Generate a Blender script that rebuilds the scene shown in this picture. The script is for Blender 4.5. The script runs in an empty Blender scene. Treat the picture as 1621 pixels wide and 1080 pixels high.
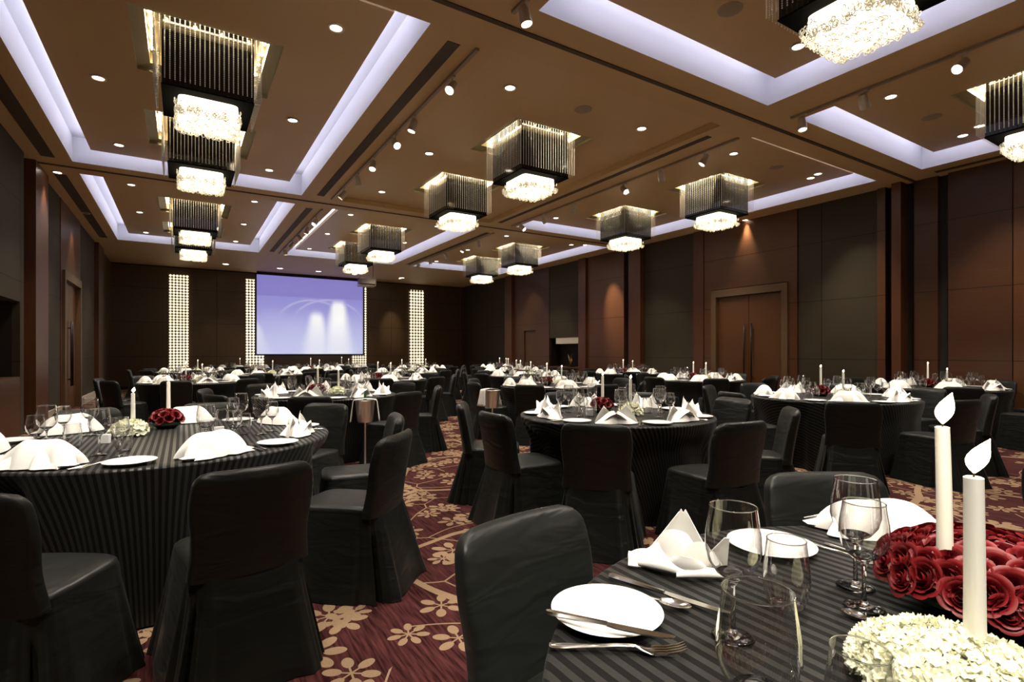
import bpy, bmesh, math, random
from math import sin, cos, pi, atan2, sqrt, hypot, radians
from mathutils import Vector, Matrix

random.seed(11)
scene = bpy.context.scene
COL = scene.collection

# ------------------------------------------------------------------ camera, world, exposure
cam_data = bpy.data.cameras.new('camera')
cam = bpy.data.objects.new('camera', cam_data)
COL.objects.link(cam)
cam.location = (0, 0, 1.29)
cam.rotation_euler = (pi / 2, 0, -radians(31.845))
cam_data.sensor_width = 36
cam_data.lens = 838 / 1621 * 36
cam_data.shift_y = 19 / 1621
cam_data.clip_start = 0.02
scene.camera = cam
world = bpy.data.worlds.new('world')
scene.world = world
world.use_nodes = True
world.node_tree.nodes['Background'].inputs[0].default_value = (0.9, 0.8, 0.7, 1)
world.node_tree.nodes['Background'].inputs[1].default_value = 0.0
vs = scene.view_settings
vs.view_transform = 'Standard'
vs.look = 'None'
vs.exposure = 1.3
vs.gamma = 1
cy = scene.cycles
cy.use_denoising = True
cy.max_bounces = 7
cy.diffuse_bounces = 3
cy.glossy_bounces = 4
cy.transmission_bounces = 7
cy.transparent_max_bounces = 12
cy.caustics_reflective = False
cy.caustics_refractive = False
cy.sample_clamp_indirect = 4.0

# light levels, all in one place
POWER_DOWN = 95.0       # recessed downlights (W)
POWER_TRACK = 135.0      # track heads (W)
E_COVE = 3.5           # LED strips in the coves
E_CHAND = 1.7           # lit crystal boxes
E_BULB = 20.0
E_SCREEN = 0.36
E_COLUMN = 0.55
E_FLAME = 4.5

# ------------------------------------------------------------------ materials
def new_mat(name):
    m = bpy.data.materials.new(name)
    m.use_nodes = True
    return m, m.node_tree, m.node_tree.nodes['Principled BSDF']

def pm(name, col, rough=0.5, metal=0.0, spec=0.5, emit=None, estr=0.0, sheen=0.0, trans=0.0, ior=1.45, bump=None, coat=0.0):
    m, nt, b = new_mat(name)
    b.inputs['Base Color'].default_value = (*col, 1)
    b.inputs['Roughness'].default_value = rough
    b.inputs['Metallic'].default_value = metal
    b.inputs['Specular IOR Level'].default_value = spec
    b.inputs['IOR'].default_value = ior
    b.inputs['Sheen Weight'].default_value = sheen
    b.inputs['Transmission Weight'].default_value = trans
    b.inputs['Coat Weight'].default_value = coat
    if emit:
        b.inputs['Emission Color'].default_value = (*emit, 1)
        b.inputs['Emission Strength'].default_value = estr
    if bump:
        scale, strength, dist = bump
        n = N(nt, 'ShaderNodeTexNoise', Scale=scale, Detail=4.0)
        tc = nt.nodes.new('ShaderNodeTexCoord')
        if name == 'black_satin':     # slanting creases of pulled cloth
            mp = N(nt, 'ShaderNodeMapping'); mp.inputs['Rotation'].default_value = (.5, .25, .3); mp.inputs['Scale'].default_value = (.8, .7, 2.6)
            nt.links.new(tc.outputs['Object'], mp.inputs['Vector']); nt.links.new(mp.outputs[0], n.inputs['Vector'])
            n.inputs['Distortion'].default_value = .8; n.inputs['Detail'].default_value = 2.0
        else: nt.links.new(tc.outputs['Object'], n.inputs['Vector'])
        bp = N(nt, 'ShaderNodeBump', Strength=strength, Distance=dist)
        nt.links.new(n.outputs['Fac'], bp.inputs['Height'])
        nt.links.new(bp.outputs['Normal'], b.inputs['Normal'])
    return m

def N(nt, kind, **kw):
    n = nt.nodes.new(kind)
    for k, v in kw.items():
        if k in n.inputs:
            n.inputs[k].default_value = v
        else:
            setattr(n, k, v)
    return n

class G:
    """small helper for math node graphs"""
    def __init__(s, nt): s.nt = nt
    def m(s, op, a, b=None, c=None):
        n = s.nt.nodes.new('ShaderNodeMath'); n.operation = op
        for i, v in enumerate((a, b, c)):
            if v is None: continue
            if isinstance(v, (int, float)): n.inputs[i].default_value = v
            else: s.nt.links.new(v, n.inputs[i])
        return n.outputs[0]
    def mix(s, f, a, b):
        n = s.nt.nodes.new('ShaderNodeMix'); n.data_type = 'RGBA'
        for sock, v in ((n.inputs[0], f), (n.inputs[6], a), (n.inputs[7], b)):
            if isinstance(v, (int, float)): sock.default_value = v
            elif isinstance(v, tuple): sock.default_value = (*v, 1)
            else: s.nt.links.new(v, sock)
        return n.outputs[2]
    def link(s, a, b): s.nt.links.new(a, b)

def wood_mat(name, c1, c2, axis='h', joints=True, rough=0.38):
    m, nt, b = new_mat(name)
    g = G(nt)
    geo = nt.nodes.new('ShaderNodeNewGeometry')
    mp = N(nt, 'ShaderNodeMapping')
    mp.inputs['Scale'].default_value = (0.9, 0.9, 22) if axis == 'h' else (14, 14, 0.8)
    g.link(geo.outputs['Position'], mp.inputs['Vector'])
    n = N(nt, 'ShaderNodeTexNoise', Scale=2.2, Detail=5.0, Roughness=0.6)
    g.link(mp.outputs['Vector'], n.inputs['Vector'])
    n2 = N(nt, 'ShaderNodeTexNoise', Scale=0.7, Detail=2.0)
    g.link(geo.outputs['Position'], n2.inputs['Vector'])
    f = g.m('ADD', g.m('MULTIPLY', n.outputs['Fac'], 0.75), g.m('MULTIPLY', n2.outputs['Fac'], 0.35))
    f = g.m('SUBTRACT', f, 0.1)
    f.node.use_clamp = True
    c = g.mix(f, c1, c2)
    if joints:
        xyz = nt.nodes.new('ShaderNodeSeparateXYZ')
        g.link(geo.outputs['Position'], xyz.inputs[0])
        fr = g.m('FRACT', g.m('MULTIPLY', g.m('ADD', xyz.outputs['Z'], 0.1), 0.8))
        ln = g.m('LESS_THAN', fr, 0.012)
        c = g.mix(ln, c, (c1[0] * .25, c1[1] * .25, c1[2] * .25))
    g.link(c, b.inputs['Base Color'])
    b.inputs['Roughness'].default_value = rough
    b.inputs['Specular IOR Level'].default_value = 0.4
    return m

M = {}
M['wood'] = wood_mat('wood_veneer', (0.055, 0.019, 0.006), (0.125, 0.047, 0.015))
M['wood_red'] = wood_mat('red_wood_veneer', (0.040, 0.0150, 0.0055), (0.085, 0.033, 0.012))
M['wood_post'] = wood_mat('post_veneer', (0.065, 0.021, 0.008), (0.125, 0.043, 0.017), 'v', False)
M['wood_dark'] = wood_mat('dark_wall_veneer', (0.065, 0.036, 0.014), (0.12, 0.067, 0.026))
M['fabric'] = wood_mat('grey_brown_wall_cloth', (0.029, 0.0205, 0.0095), (0.050, 0.036, 0.0165), 'h', True, 0.8)
M['door_wood'] = wood_mat('door_veneer', (0.085, 0.032, 0.010), (0.15, 0.060, 0.020), 'h', False, 0.35)
M['bronze_frame'] = wood_mat('bronze_stone', (0.10, 0.058, 0.028), (0.17, 0.10, 0.050), 'v', False, 0.35)
M['gap'] = pm('dark_gap', (0.012, 0.008, 0.006), 0.7)
M['ceiling'] = pm('tan_ceiling_paint', (0.62, 0.415, 0.205), 0.6)
M['ceiling_panel'] = pm('tan_bay_paint', (0.62, 0.415, 0.205), 0.45)
M['cove_white'] = pm('white_cove_paint', (0.80, 0.80, 0.84), 0.6)
M['led'] = pm('cool_led', (0.9, 0.9, 1), 0.5, emit=(0.78, 0.80, 1.0), estr=E_COVE)
M['recess'] = pm('gold_cream_recess', (0.36, 0.30, 0.17), 0.3, 0.25)
M['black_gloss'] = pm('black_gloss_panel', (0.006, 0.006, 0.006), 0.08)
M['black_metal'] = pm('black_metal', (0.02, 0.018, 0.016), 0.4, 0.6)
M['matte_black'] = pm('matte_black', (0.002, 0.002, 0.002), 0.9, spec=0.05)
M['bead'] = pm('crystal_bead', (0.92, 0.90, 0.84), 0.18, 0.15)
M['crystal'] = pm('crystal_ring', (0.95, 0.90, 0.78), 0.1, 0.0, 0.8, emit=(1, 0.86, 0.6), estr=0.10)
M['chand_glow'] = pm('chandelier_glow', (1, 0.95, 0.8), 0.5, emit=(1.0, 0.86, 0.62), estr=E_CHAND)
M['bulb'] = pm('small_bulb', (1, 1, 1), 0.4, emit=(1.0, 0.80, 0.50), estr=E_BULB)
M['lamp_face'] = pm('lamp_face', (1, 1, 1), 0.4, emit=(1.0, 0.88, 0.70), estr=7.0)
M['ring_white'] = pm('pale_lamp_ring', (0.62, 0.52, 0.40), 0.4)
M['track_grey'] = pm('taupe_track_metal', (0.34, 0.26, 0.18), 0.45, 0.2)
M['track_lamp'] = pm('track_lamp_body', (0.55, 0.47, 0.37), 0.4, 0.2)
M['vent'] = pm('vent_slot_dark', (0.07, 0.045, 0.024), 0.7)
M['satin'] = pm('black_satin', (0.0082, 0.0096, 0.0088), 0.38, spec=0.32, sheen=0.032, bump=(5.5, 0.24, 0.04))
M['napkin'] = pm('white_linen', (0.86, 0.85, 0.81), 0.8, bump=(120, 0.15, 0.001))
M['china'] = pm('white_china', (0.88, 0.88, 0.86), 0.18, coat=0.3)
M['silver'] = pm('bright_silver', (0.82, 0.81, 0.78), 0.32, 0.9)
M['steel'] = pm('polished_steel', (0.62, 0.60, 0.55), 0.16, 1.0)
M['wax'] = pm('ivory_wax', (0.88, 0.86, 0.78), 0.5)
M['wax'].node_tree.nodes['Principled BSDF'].inputs['Subsurface Weight'].default_value = 0.1
M['wax'].node_tree.nodes['Principled BSDF'].inputs['Subsurface Radius'].default_value = (0.02, 0.015, 0.01)
M['wick'] = pm('burnt_wick', (0.03, 0.02, 0.015), 0.9)
M['flame'] = pm('candle_flame', (1, 0.9, 0.6), 0.5, emit=(1.0, 0.80, 0.48), estr=E_FLAME)
M['leaf'] = pm('dark_leaf', (0.03, 0.06, 0.02), 0.5)
M['bowl'] = pm('dark_glass_bowl', (0.02, 0.02, 0.02), 0.1)
M['hydrangea'] = pm('cream_petal', (0.86, 0.86, 0.66), 0.6)
M['ice_cloth'] = M['napkin']
M['card'] = pm('white_card', (0.8, 0.79, 0.74), 0.6)
M['gold'] = pm('gold_branch', (0.75, 0.50, 0.20), 0.3, 0.9)
M['stone'] = pm('pale_stone', (0.62, 0.55, 0.45), 0.4)
M['projector'] = pm('projector_grey', (0.22, 0.19, 0.17), 0.45)
M['screen_edge'] = pm('screen_black_border', (0.01, 0.01, 0.012), 0.6)
M['bottle'] = pm('green_bottle', (0.02, 0.08, 0.03), 0.1)

def rose_mat():
    m, nt, b = new_mat('red_rose_petal')
    g = G(nt)
    n = N(nt, 'ShaderNodeTexNoise', Scale=22.0, Detail=2.0)
    tc = nt.nodes.new('ShaderNodeTexCoord'); g.link(tc.outputs['Object'], n.inputs['Vector'])
    g.link(g.mix(n.outputs['Fac'], (0.09, 0.0015, 0.003), (0.22, 0.005, 0.009)), b.inputs['Base Color'])
    b.inputs['Roughness'].default_value = 0.5
    return m
M['rose'] = rose_mat()

def glass_mat(name, near):
    m, nt, b = new_mat(name)
    g = G(nt)
    out = nt.nodes['Material Output']
    if near:
        gl = N(nt, 'ShaderNodeBsdfGlass', IOR=1.45, Roughness=0.0)
        gl.inputs['Color'].default_value = (0.97, 0.98, 0.97, 1)
        g.link(gl.outputs[0], out.inputs['Surface'])
    else:
        gl = N(nt, 'ShaderNodeBsdfGlossy', Roughness=0.02)
        tr = N(nt, 'ShaderNodeBsdfTransparent')
        tr.inputs['Color'].default_value = (0.965, 0.965, 0.96, 1)
        fr = N(nt, 'ShaderNodeLayerWeight', Blend=0.5)
        mx = N(nt, 'ShaderNodeMixShader')
        f = g.m('ADD', g.m('MULTIPLY', g.m('POWER', fr.outputs['Facing'], 1.5), 0.95), 0.10)
        g.link(f, mx.inputs[0]); g.link(tr.outputs[0], mx.inputs[1]); g.link(gl.outputs[0], mx.inputs[2])
        g.link(mx.outputs[0], out.inputs['Surface'])
    return m
M['glass_near'] = glass_mat('clear_glass_thick', True)
M['glass'] = glass_mat('clear_glass', False)

def stripe_mat():
    m, nt, b = new_mat('black_striped_cloth')
    g = G(nt)
    uv = nt.nodes.new('ShaderNodeUVMap'); uv.uv_map = 'cloth'
    xyz = nt.nodes.new('ShaderNodeSeparateXYZ'); g.link(uv.outputs[0], xyz.inputs[0])
    fr = g.m('FRACT', g.m('MULTIPLY', xyz.outputs['X'], 1 / 0.032))
    st = g.m('GREATER_THAN', fr, 0.5)
    g.link(g.mix(st, (0.002, 0.002, 0.002), (0.0115, 0.0118, 0.0105)), b.inputs['Base Color'])
    g.link(g.m('ADD', g.m('MULTIPLY', st, -0.22), 0.62), b.inputs['Roughness'])
    g.link(g.m('ADD', g.m('MULTIPLY', st, 0.28), 0.10), b.inputs['Specular IOR Level'])
    b.inputs['Sheen Weight'].default_value = 0.05
    n = N(nt, 'ShaderNodeTexNoise', Scale=60.0); g.link(uv.outputs[0], n.inputs['Vector'])
    bp = N(nt, 'ShaderNodeBump', Strength=0.12, Distance=0.004); g.link(n.outputs['Fac'], bp.inputs['Height'])
    g.link(bp.outputs[0], b.inputs['Normal'])
    return m
M['stripe'] = stripe_mat()

def carpet_mat():
    m, nt, b = new_mat('burgundy_floral_carpet')
    g = G(nt)
    geo = nt.nodes.new('ShaderNodeNewGeometry')
    pos = geo.outputs['Position']
    # streaked burgundy ground
    mp = N(nt, 'ShaderNodeMapping'); mp.inputs['Rotation'].default_value = (0, 0, 0.08); mp.inputs['Scale'].default_value = (70, 5, 1)
    g.link(pos, mp.inputs['Vector'])
    n = N(nt, 'ShaderNodeTexNoise', Scale=1.0, Detail=3.0); g.link(mp.outputs[0], n.inputs['Vector'])
    streak = g.m('MULTIPLY', g.m('SUBTRACT', n.outputs['Fac'], 0.35), 2.8); streak.node.use_clamp = True
    ground = g.mix(streak, (0.022, 0.005, 0.006), (0.105, 0.032, 0.032))
    warp = N(nt, 'ShaderNodeTexNoise', Scale=1.1, Detail=1.0); g.link(pos, warp.inputs['Vector'])
    wv = N(nt, 'ShaderNodeVectorMath', operation='MULTIPLY_ADD')
    g.link(warp.outputs['Color'], wv.inputs[0]); wv.inputs[1].default_value = (0.35, 0.35, 0); g.link(pos, wv.inputs[2])
    masks = []
    # branches: straight crossing stems
    vb = N(nt, 'ShaderNodeTexVoronoi', feature='DISTANCE_TO_EDGE', Scale=0.78); vb.voronoi_dimensions = '2D'
    g.link(wv.outputs[0], vb.inputs['Vector'])
    masks.append(g.m('LESS_THAN', vb.outputs['Distance'], 0.020))
    vb2 = N(nt, 'ShaderNodeTexVoronoi', feature='DISTANCE_TO_EDGE', Scale=1.9); vb2.voronoi_dimensions = '2D'
    g.link(wv.outputs[0], vb2.inputs['Vector'])
    masks.append(g.m('MULTIPLY', g.m('LESS_THAN', vb2.outputs['Distance'], 0.011), g.m('GREATER_THAN', warp.outputs['Fac'], 0.47)))
    # blossom sprays: separate oval petals on thin stems around each cell centre
    for scale, off, npet, r0, pa, pb in ((2.35, (0, 0, 0), 7, 0.100, 0.050, 0.030), (2.6, (3.37, 1.91, 0), 6, 0.080, 0.040, 0.025), (2.9, (7.13, 5.47, 0), 7, 0.066, 0.032, 0.019)):
        ad = N(nt, 'ShaderNodeVectorMath', operation='ADD'); g.link(pos, ad.inputs[0]); ad.inputs[1].default_value = off
        v = N(nt, 'ShaderNodeTexVoronoi', feature='F1', Scale=scale, Randomness=0.75); v.voronoi_dimensions = '2D'
        g.link(ad.outputs[0], v.inputs['Vector'])
        sub = N(nt, 'ShaderNodeVectorMath', operation='SUBTRACT')
        g.link(ad.outputs[0], sub.inputs[0]); g.link(v.outputs['Position'], sub.inputs[1])
        xyz = nt.nodes.new('ShaderNodeSeparateXYZ'); g.link(sub.outputs[0], xyz.inputs[0])
        x, y = xyz.outputs['X'], xyz.outputs['Y']
        r = g.m('SQRT', g.m('ADD', g.m('MULTIPLY', x, x), g.m('MULTIPLY', y, y)))
        cx = nt.nodes.new('ShaderNodeSeparateColor'); g.link(v.outputs['Color'], cx.inputs[0])
        th = g.m('ADD', g.m('ADD', g.m('ARCTAN2', y, x), g.m('MULTIPLY', cx.outputs[0], 6.28)), 12.56)
        sec = 2 * pi / npet
        a = g.m('SUBTRACT', g.m('MODULO', th, sec), sec / 2)
        px = g.m('SUBTRACT', g.m('MULTIPLY', r, g.m('COSINE', a)), r0)
        py = g.m('MULTIPLY', r, g.m('SINE', a))
        ex, ey = g.m('DIVIDE', px, pa), g.m('DIVIDE', py, pb)
        e = g.m('ADD', g.m('MULTIPLY', ex, ex), g.m('MULTIPLY', ey, ey))
        petal = g.m('LESS_THAN', e, 1.0)
        stem = g.m('MULTIPLY', g.m('LESS_THAN', g.m('ABSOLUTE', py), 0.0045), g.m('LESS_THAN', r, r0))
        keep = g.m('GREATER_THAN', cx.outputs[1], 0.36)
        masks.append(g.m('MULTIPLY', g.m('MAXIMUM', petal, stem), keep))
    f = masks[0]
    for k in masks[1:]: f = g.m('MAXIMUM', f, k)
    n2 = N(nt, 'ShaderNodeTexNoise', Scale=90.0, Detail=2.0); g.link(pos, n2.inputs['Vector'])
    beige = g.mix(n2.outputs['Fac'], (0.25, 0.165, 0.100), (0.37, 0.255, 0.160))
    g.link(g.mix(f, ground, beige), b.inputs['Base Color'])
    b.inputs['Roughness'].default_value = 0.95
    b.inputs['Specular IOR Level'].default_value = 0.1
    bp = N(nt, 'ShaderNodeBump', Strength=0.3, Distance=0.004)
    n3 = N(nt, 'ShaderNodeTexNoise', Scale=320.0); g.link(pos, n3.inputs['Vector'])
    g.link(n3.outputs['Fac'], bp.inputs['Height']); g.link(bp.outputs[0], b.inputs['Normal'])
    return m
M['carpet'] = carpet_mat()

def screen_mat():
    # the projected picture: blue violet sky over pale blue, two white cones of light
    m, nt, b = new_mat('projected_picture')
    g = G(nt)
    tc = nt.nodes.new('ShaderNodeTexCoord')
    xyz = nt.nodes.new('ShaderNodeSeparateXYZ'); g.link(tc.outputs['Generated'], xyz.inputs[0])
    u, v = xyz.outputs['X'], xyz.outputs['Z']
    def smooth(x, lo, hi):
        n = nt.nodes.new('ShaderNodeMapRange'); n.interpolation_type = 'SMOOTHSTEP'
        g.link(x, n.inputs[0]); n.inputs[1].default_value = lo; n.inputs[2].default_value = hi
        return n.outputs[0]
    def cone(cx, vtop, w0, slope, strength):
        half = g.m('ADD', g.m('MULTIPLY', g.m('SUBTRACT', vtop, v), slope), w0)
        e = g.m('DIVIDE', g.m('ABSOLUTE', g.m('SUBTRACT', u, cx)), g.m('MAXIMUM', half, 0.01))
        body = g.m('SUBTRACT', 1.0, smooth(e, 0.25, 1.1))
        top = g.m('SUBTRACT', 1.0, smooth(v, vtop - 0.14, vtop))
        fade = g.m('ADD', g.m('MULTIPLY', smooth(v, 0.0, vtop), 0.55), 0.45)
        return g.m('MULTIPLY', g.m('MULTIPLY', g.m('MULTIPLY', body, top), fade), strength)
    base = g.mix(smooth(v, 0.0, 0.75), (0.52, 0.56, 0.86), (0.29, 0.27, 0.68))
    base = g.mix(g.m('MULTIPLY', g.m('GREATER_THAN', v, 0.74), 0.85), base, (0.22, 0.19, 0.57))
    f = g.m('MAXIMUM', cone(0.54, 0.60, 0.06, 0.20, 1.0), cone(0.75, 0.76, 0.07, 0.17, 1.25))
    f = g.m('MAXIMUM', f, cone(0.0, 0.45, 0.01, 0.34, 0.45))
    # two pale arcs
    for cx, cv, rad in ((0.50, 0.36, 0.33), (0.66, 0.34, 0.36)):
        dx = g.m('SUBTRACT', u, cx); dy = g.m('MULTIPLY', g.m('SUBTRACT', v, cv), 0.95)
        d = g.m('ABSOLUTE', g.m('SUBTRACT', g.m('SQRT', g.m('ADD', g.m('MULTIPLY', dx, dx), g.m('MULTIPLY', dy, dy))), rad))
        arc = g.m('MULTIPLY', g.m('SUBTRACT', 1.0, smooth(d, 0.0, 0.02)), g.m('MULTIPLY', smooth(v, 0.45, 0.65), 0.22))
        f = g.m('MAXIMUM', f, arc)
    c = g.mix(f, base, (1.0, 1.0, 1.0))
    b.inputs['Base Color'].default_value = (0.25, 0.25, 0.25, 1)
    g.link(c, b.inputs['Emission Color'])
    b.inputs['Emission Strength'].default_value = E_SCREEN
    return m
M['screen'] = screen_mat()

def column_mat():
    m, nt, b = new_mat('lit_column_panel')
    g = G(nt)
    geo = nt.nodes.new('ShaderNodeNewGeometry')
    n = N(nt, 'ShaderNodeTexNoise', Scale=0.9, Detail=2.0); g.link(geo.outputs['Position'], n.inputs['Vector'])
    g.link(g.mix(n.outputs['Fac'], (1.0, 0.80, 0.42), (1.0, 0.97, 0.80)), b.inputs['Emission Color'])
    b.inputs['Emission Strength'].default_value = E_COLUMN
    return m
M['column_glow'] = column_mat()

# ------------------------------------------------------------------ mesh helpers
def link(o, parent=None):
    COL.objects.link(o)
    if parent is not None: o.parent = parent
    return o

def finish(name, bm, mats, parent=None, smooth=False, loc=None, rotz=None, angle=None):
    me = bpy.data.meshes.new(name)
    bmesh.ops.recalc_face_normals(bm, faces=bm.faces[:])
    bm.to_mesh(me); bm.free()
    for m in (mats if isinstance(mats, (list, tuple)) else [mats]): me.materials.append(M[m])
    if smooth:
        me.polygons.foreach_set('use_smooth', [True] * len(me.polygons))
        if angle: me.set_sharp_from_angle(angle=radians(angle))
    o = bpy.data.objects.new(name, me)
    link(o, parent)
    if loc: o.location = loc
    if rotz is not None: o.rotation_euler = (0, 0, rotz)
    return o

def tag(o, label=None, cat=None, group=None, kind=None):
    if label: o['label'] = label
    if cat: o['category'] = cat
    if group: o['group'] = group
    if kind: o['kind'] = kind
    return o

def empty(name, loc=(0, 0, 0), rotz=0.0, **kw):
    o = bpy.data.objects.new(name, None)
    o.empty_display_size = 0.1
    link(o); o.location = loc; o.rotation_euler = (0, 0, rotz)
    return tag(o, **kw)

CHILD = {}
def copy_tree(src, parent=None):
    c = src.copy(); COL.objects.link(c)
    if parent is not None: c.parent = parent
    for ch in list(src.children): copy_tree(ch, c)
    return c

def box(bm, x0, x1, y0, y1, z0, z1, mi=0):
    v = [bm.verts.new(p) for p in ((x0, y0, z0), (x1, y0, z0), (x1, y1, z0), (x0, y1, z0), (x0, y0, z1), (x1, y0, z1), (x1, y1, z1), (x0, y1, z1))]
    for f in ((0, 3, 2, 1), (4, 5, 6, 7), (0, 1, 5, 4), (1, 2, 6, 5), (2, 3, 7, 6), (3, 0, 4, 7)):
        bm.faces.new([v[i] for i in f]).material_index = mi

def bevel_all(bm, w, seg=2):
    bmesh.ops.bevel(bm, geom=bm.edges[:], offset=w, segments=seg, affect='EDGES', profile=0.5)

def lathe(bm, prof, seg=24, at=(0, 0, 0), mi=0, close=False):
    rings = []
    for r, z in prof:
        if r < 1e-6: rings.append([bm.verts.new((at[0], at[1], at[2] + z))])
        else: rings.append([bm.verts.new((at[0] + r * cos(2 * pi * k / seg), at[1] + r * sin(2 * pi * k / seg), at[2] + z)) for k in range(seg)])
    pairs = list(zip(rings, rings[1:]))
    if close: pairs.append((rings[-1], rings[0]))
    for a, b in pairs:
        for k in range(seg):
            k2 = (k + 1) % seg
            if len(a) == 1 and len(b) == 1: continue
            if len(a) == 1: f = bm.faces.new((a[0], b[k2], b[k]))
            elif len(b) == 1: f = bm.faces.new((a[k], a[k2], b[0]))
            else: f = bm.faces.new((a[k], a[k2], b[k2], b[k]))
            f.material_index = mi

def tube(bm, pts, radii, seg=8, cap=True, mi=0):
    pts = [Vector(p) for p in pts]
    if isinstance(radii, (int, float)): radii = [radii] * len(pts)
    rings = []
    for i, p in enumerate(pts):
        t = (pts[min(i + 1, len(pts) - 1)] - pts[max(i - 1, 0)]).normalized()
        u = t.orthogonal().normalized() if i == 0 else (u - t * u.dot(t)).normalized()
        w = t.cross(u)
        rings.append([bm.verts.new(p + radii[i] * (cos(2 * pi * k / seg) * u + sin(2 * pi * k / seg) * w)) for k in range(seg)])
    for a, b in zip(rings, rings[1:]):
        for k in range(seg): bm.faces.new((a[k], a[(k + 1) % seg], b[(k + 1) % seg], b[k])).material_index = mi
    if cap:
        bm.faces.new(rings[0][::-1]).material_index = mi; bm.faces.new(rings[-1]).material_index = mi

def loft(bm, rings, cap0=True, cap1=True, mi=0):
    vr = [[bm.verts.new(p) for p in r] for r in rings]
    n = len(vr[0])
    for a, b in zip(vr, vr[1:]):
        for k in range(n): bm.faces.new((a[k], a[(k + 1) % n], b[(k + 1) % n], b[k])).material_index = mi
    if cap0: bm.faces.new(vr[0][::-1]).material_index = mi
    if cap1: bm.faces.new(vr[-1]).material_index = mi
    return vr

def superring(hx, hy, n, p=4.0, cx=0.0, cy=0.0, z=0.0):
    out = []
    for k in range(n):
        t = 2 * pi * k / n
        c, s = cos(t), sin(t)
        out.append((cx + hx * abs(c) ** (2 / p) * (1 if c >= 0 else -1), cy + hy * abs(s) ** (2 / p) * (1 if s >= 0 else -1), z))
    return out

def sheet(bm, fn, nu, nv, mi=0):
    g = [[bm.verts.new(fn(i / nu, j / nv)) for j in range(nv + 1)] for i in range(nu + 1)]
    for i in range(nu):
        for j in range(nv):
            bm.faces.new((g[i][j], g[i + 1][j], g[i + 1][j + 1], g[i][j + 1])).material_index = mi

def lerp(a, b, t): return a + (b - a) * t
def sstep(t): t = max(0.0, min(1.0, t)); return t * t * (3 - 2 * t)

# ------------------------------------------------------------------ room shell
XL, XR, YB, YF, ZC = -2.19, 11.6, 23.25, -3.0, 4.49
ZP = 4.65                                     # bay panels, floating above the soffit
XCOLS = [(-1.57, 2.04), (2.82, 6.42), (7.17, 10.93)]
YROWS = [(-2.5, 4.07), (4.78, 11.38), (12.09, 18.55)]
CH_X = (0.24, 4.65, 9.2)
CH_Y = ((-0.45, 2.15), (6.95, 9.55), (14.35, 16.9))

def struct(o): o['kind'] = 'structure'; return o

bm = bmesh.new(); box(bm, XL - .4, XR + .6, YF, YB + .3, -0.1, 0)
struct(finish('floor', bm, 'carpet'))

# soffit with openings
bm = bmesh.new()
xs = [XL - .4] + [v for c in XCOLS for v in c] + [XR + .6]
ys = [YF] + [v for r in YROWS for v in r] + [YB + .3]
for i in range(len(xs) - 1):
    for j in range(len(ys) - 1):
        if i % 2 == 1 and j % 2 == 1: continue
        v = [bm.verts.new((x, y, ZC)) for x, y in ((xs[i], ys[j]), (xs[i], ys[j + 1]), (xs[i + 1], ys[j + 1]), (xs[i + 1], ys[j]))]
        bm.faces.new(v)
bmesh.ops.remove_doubles(bm, verts=bm.verts[:], dist=1e-4)
# white recess walls and lid over every opening
for ci, (x0, x1) in enumerate(XCOLS):
    for ri, (y0, y1) in enumerate(YROWS):
        lit = not (ci == 1 and ri == 1)
        mi = 1 if lit else 0
        zt = ZC + 0.42
        q = [(x0, y0), (x1, y0), (x1, y1), (x0, y1)]
        for k in range(4):
            a, b = q[k], q[(k + 1) % 4]
            bm.faces.new([bm.verts.new(p) for p in ((*a, ZC), (*a, zt), (*b, zt), (*b, ZC))]).material_index = mi
        bm.faces.new([bm.verts.new((*p, zt)) for p in q]).material_index = mi
box(bm, XL - .5, XR + .7, YF - .1, YB + .4, ZC + 0.5, ZC + 0.55, 0)
me_c = finish('ceiling', bm, ['ceiling', 'cove_white']); struct(me_c)

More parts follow.
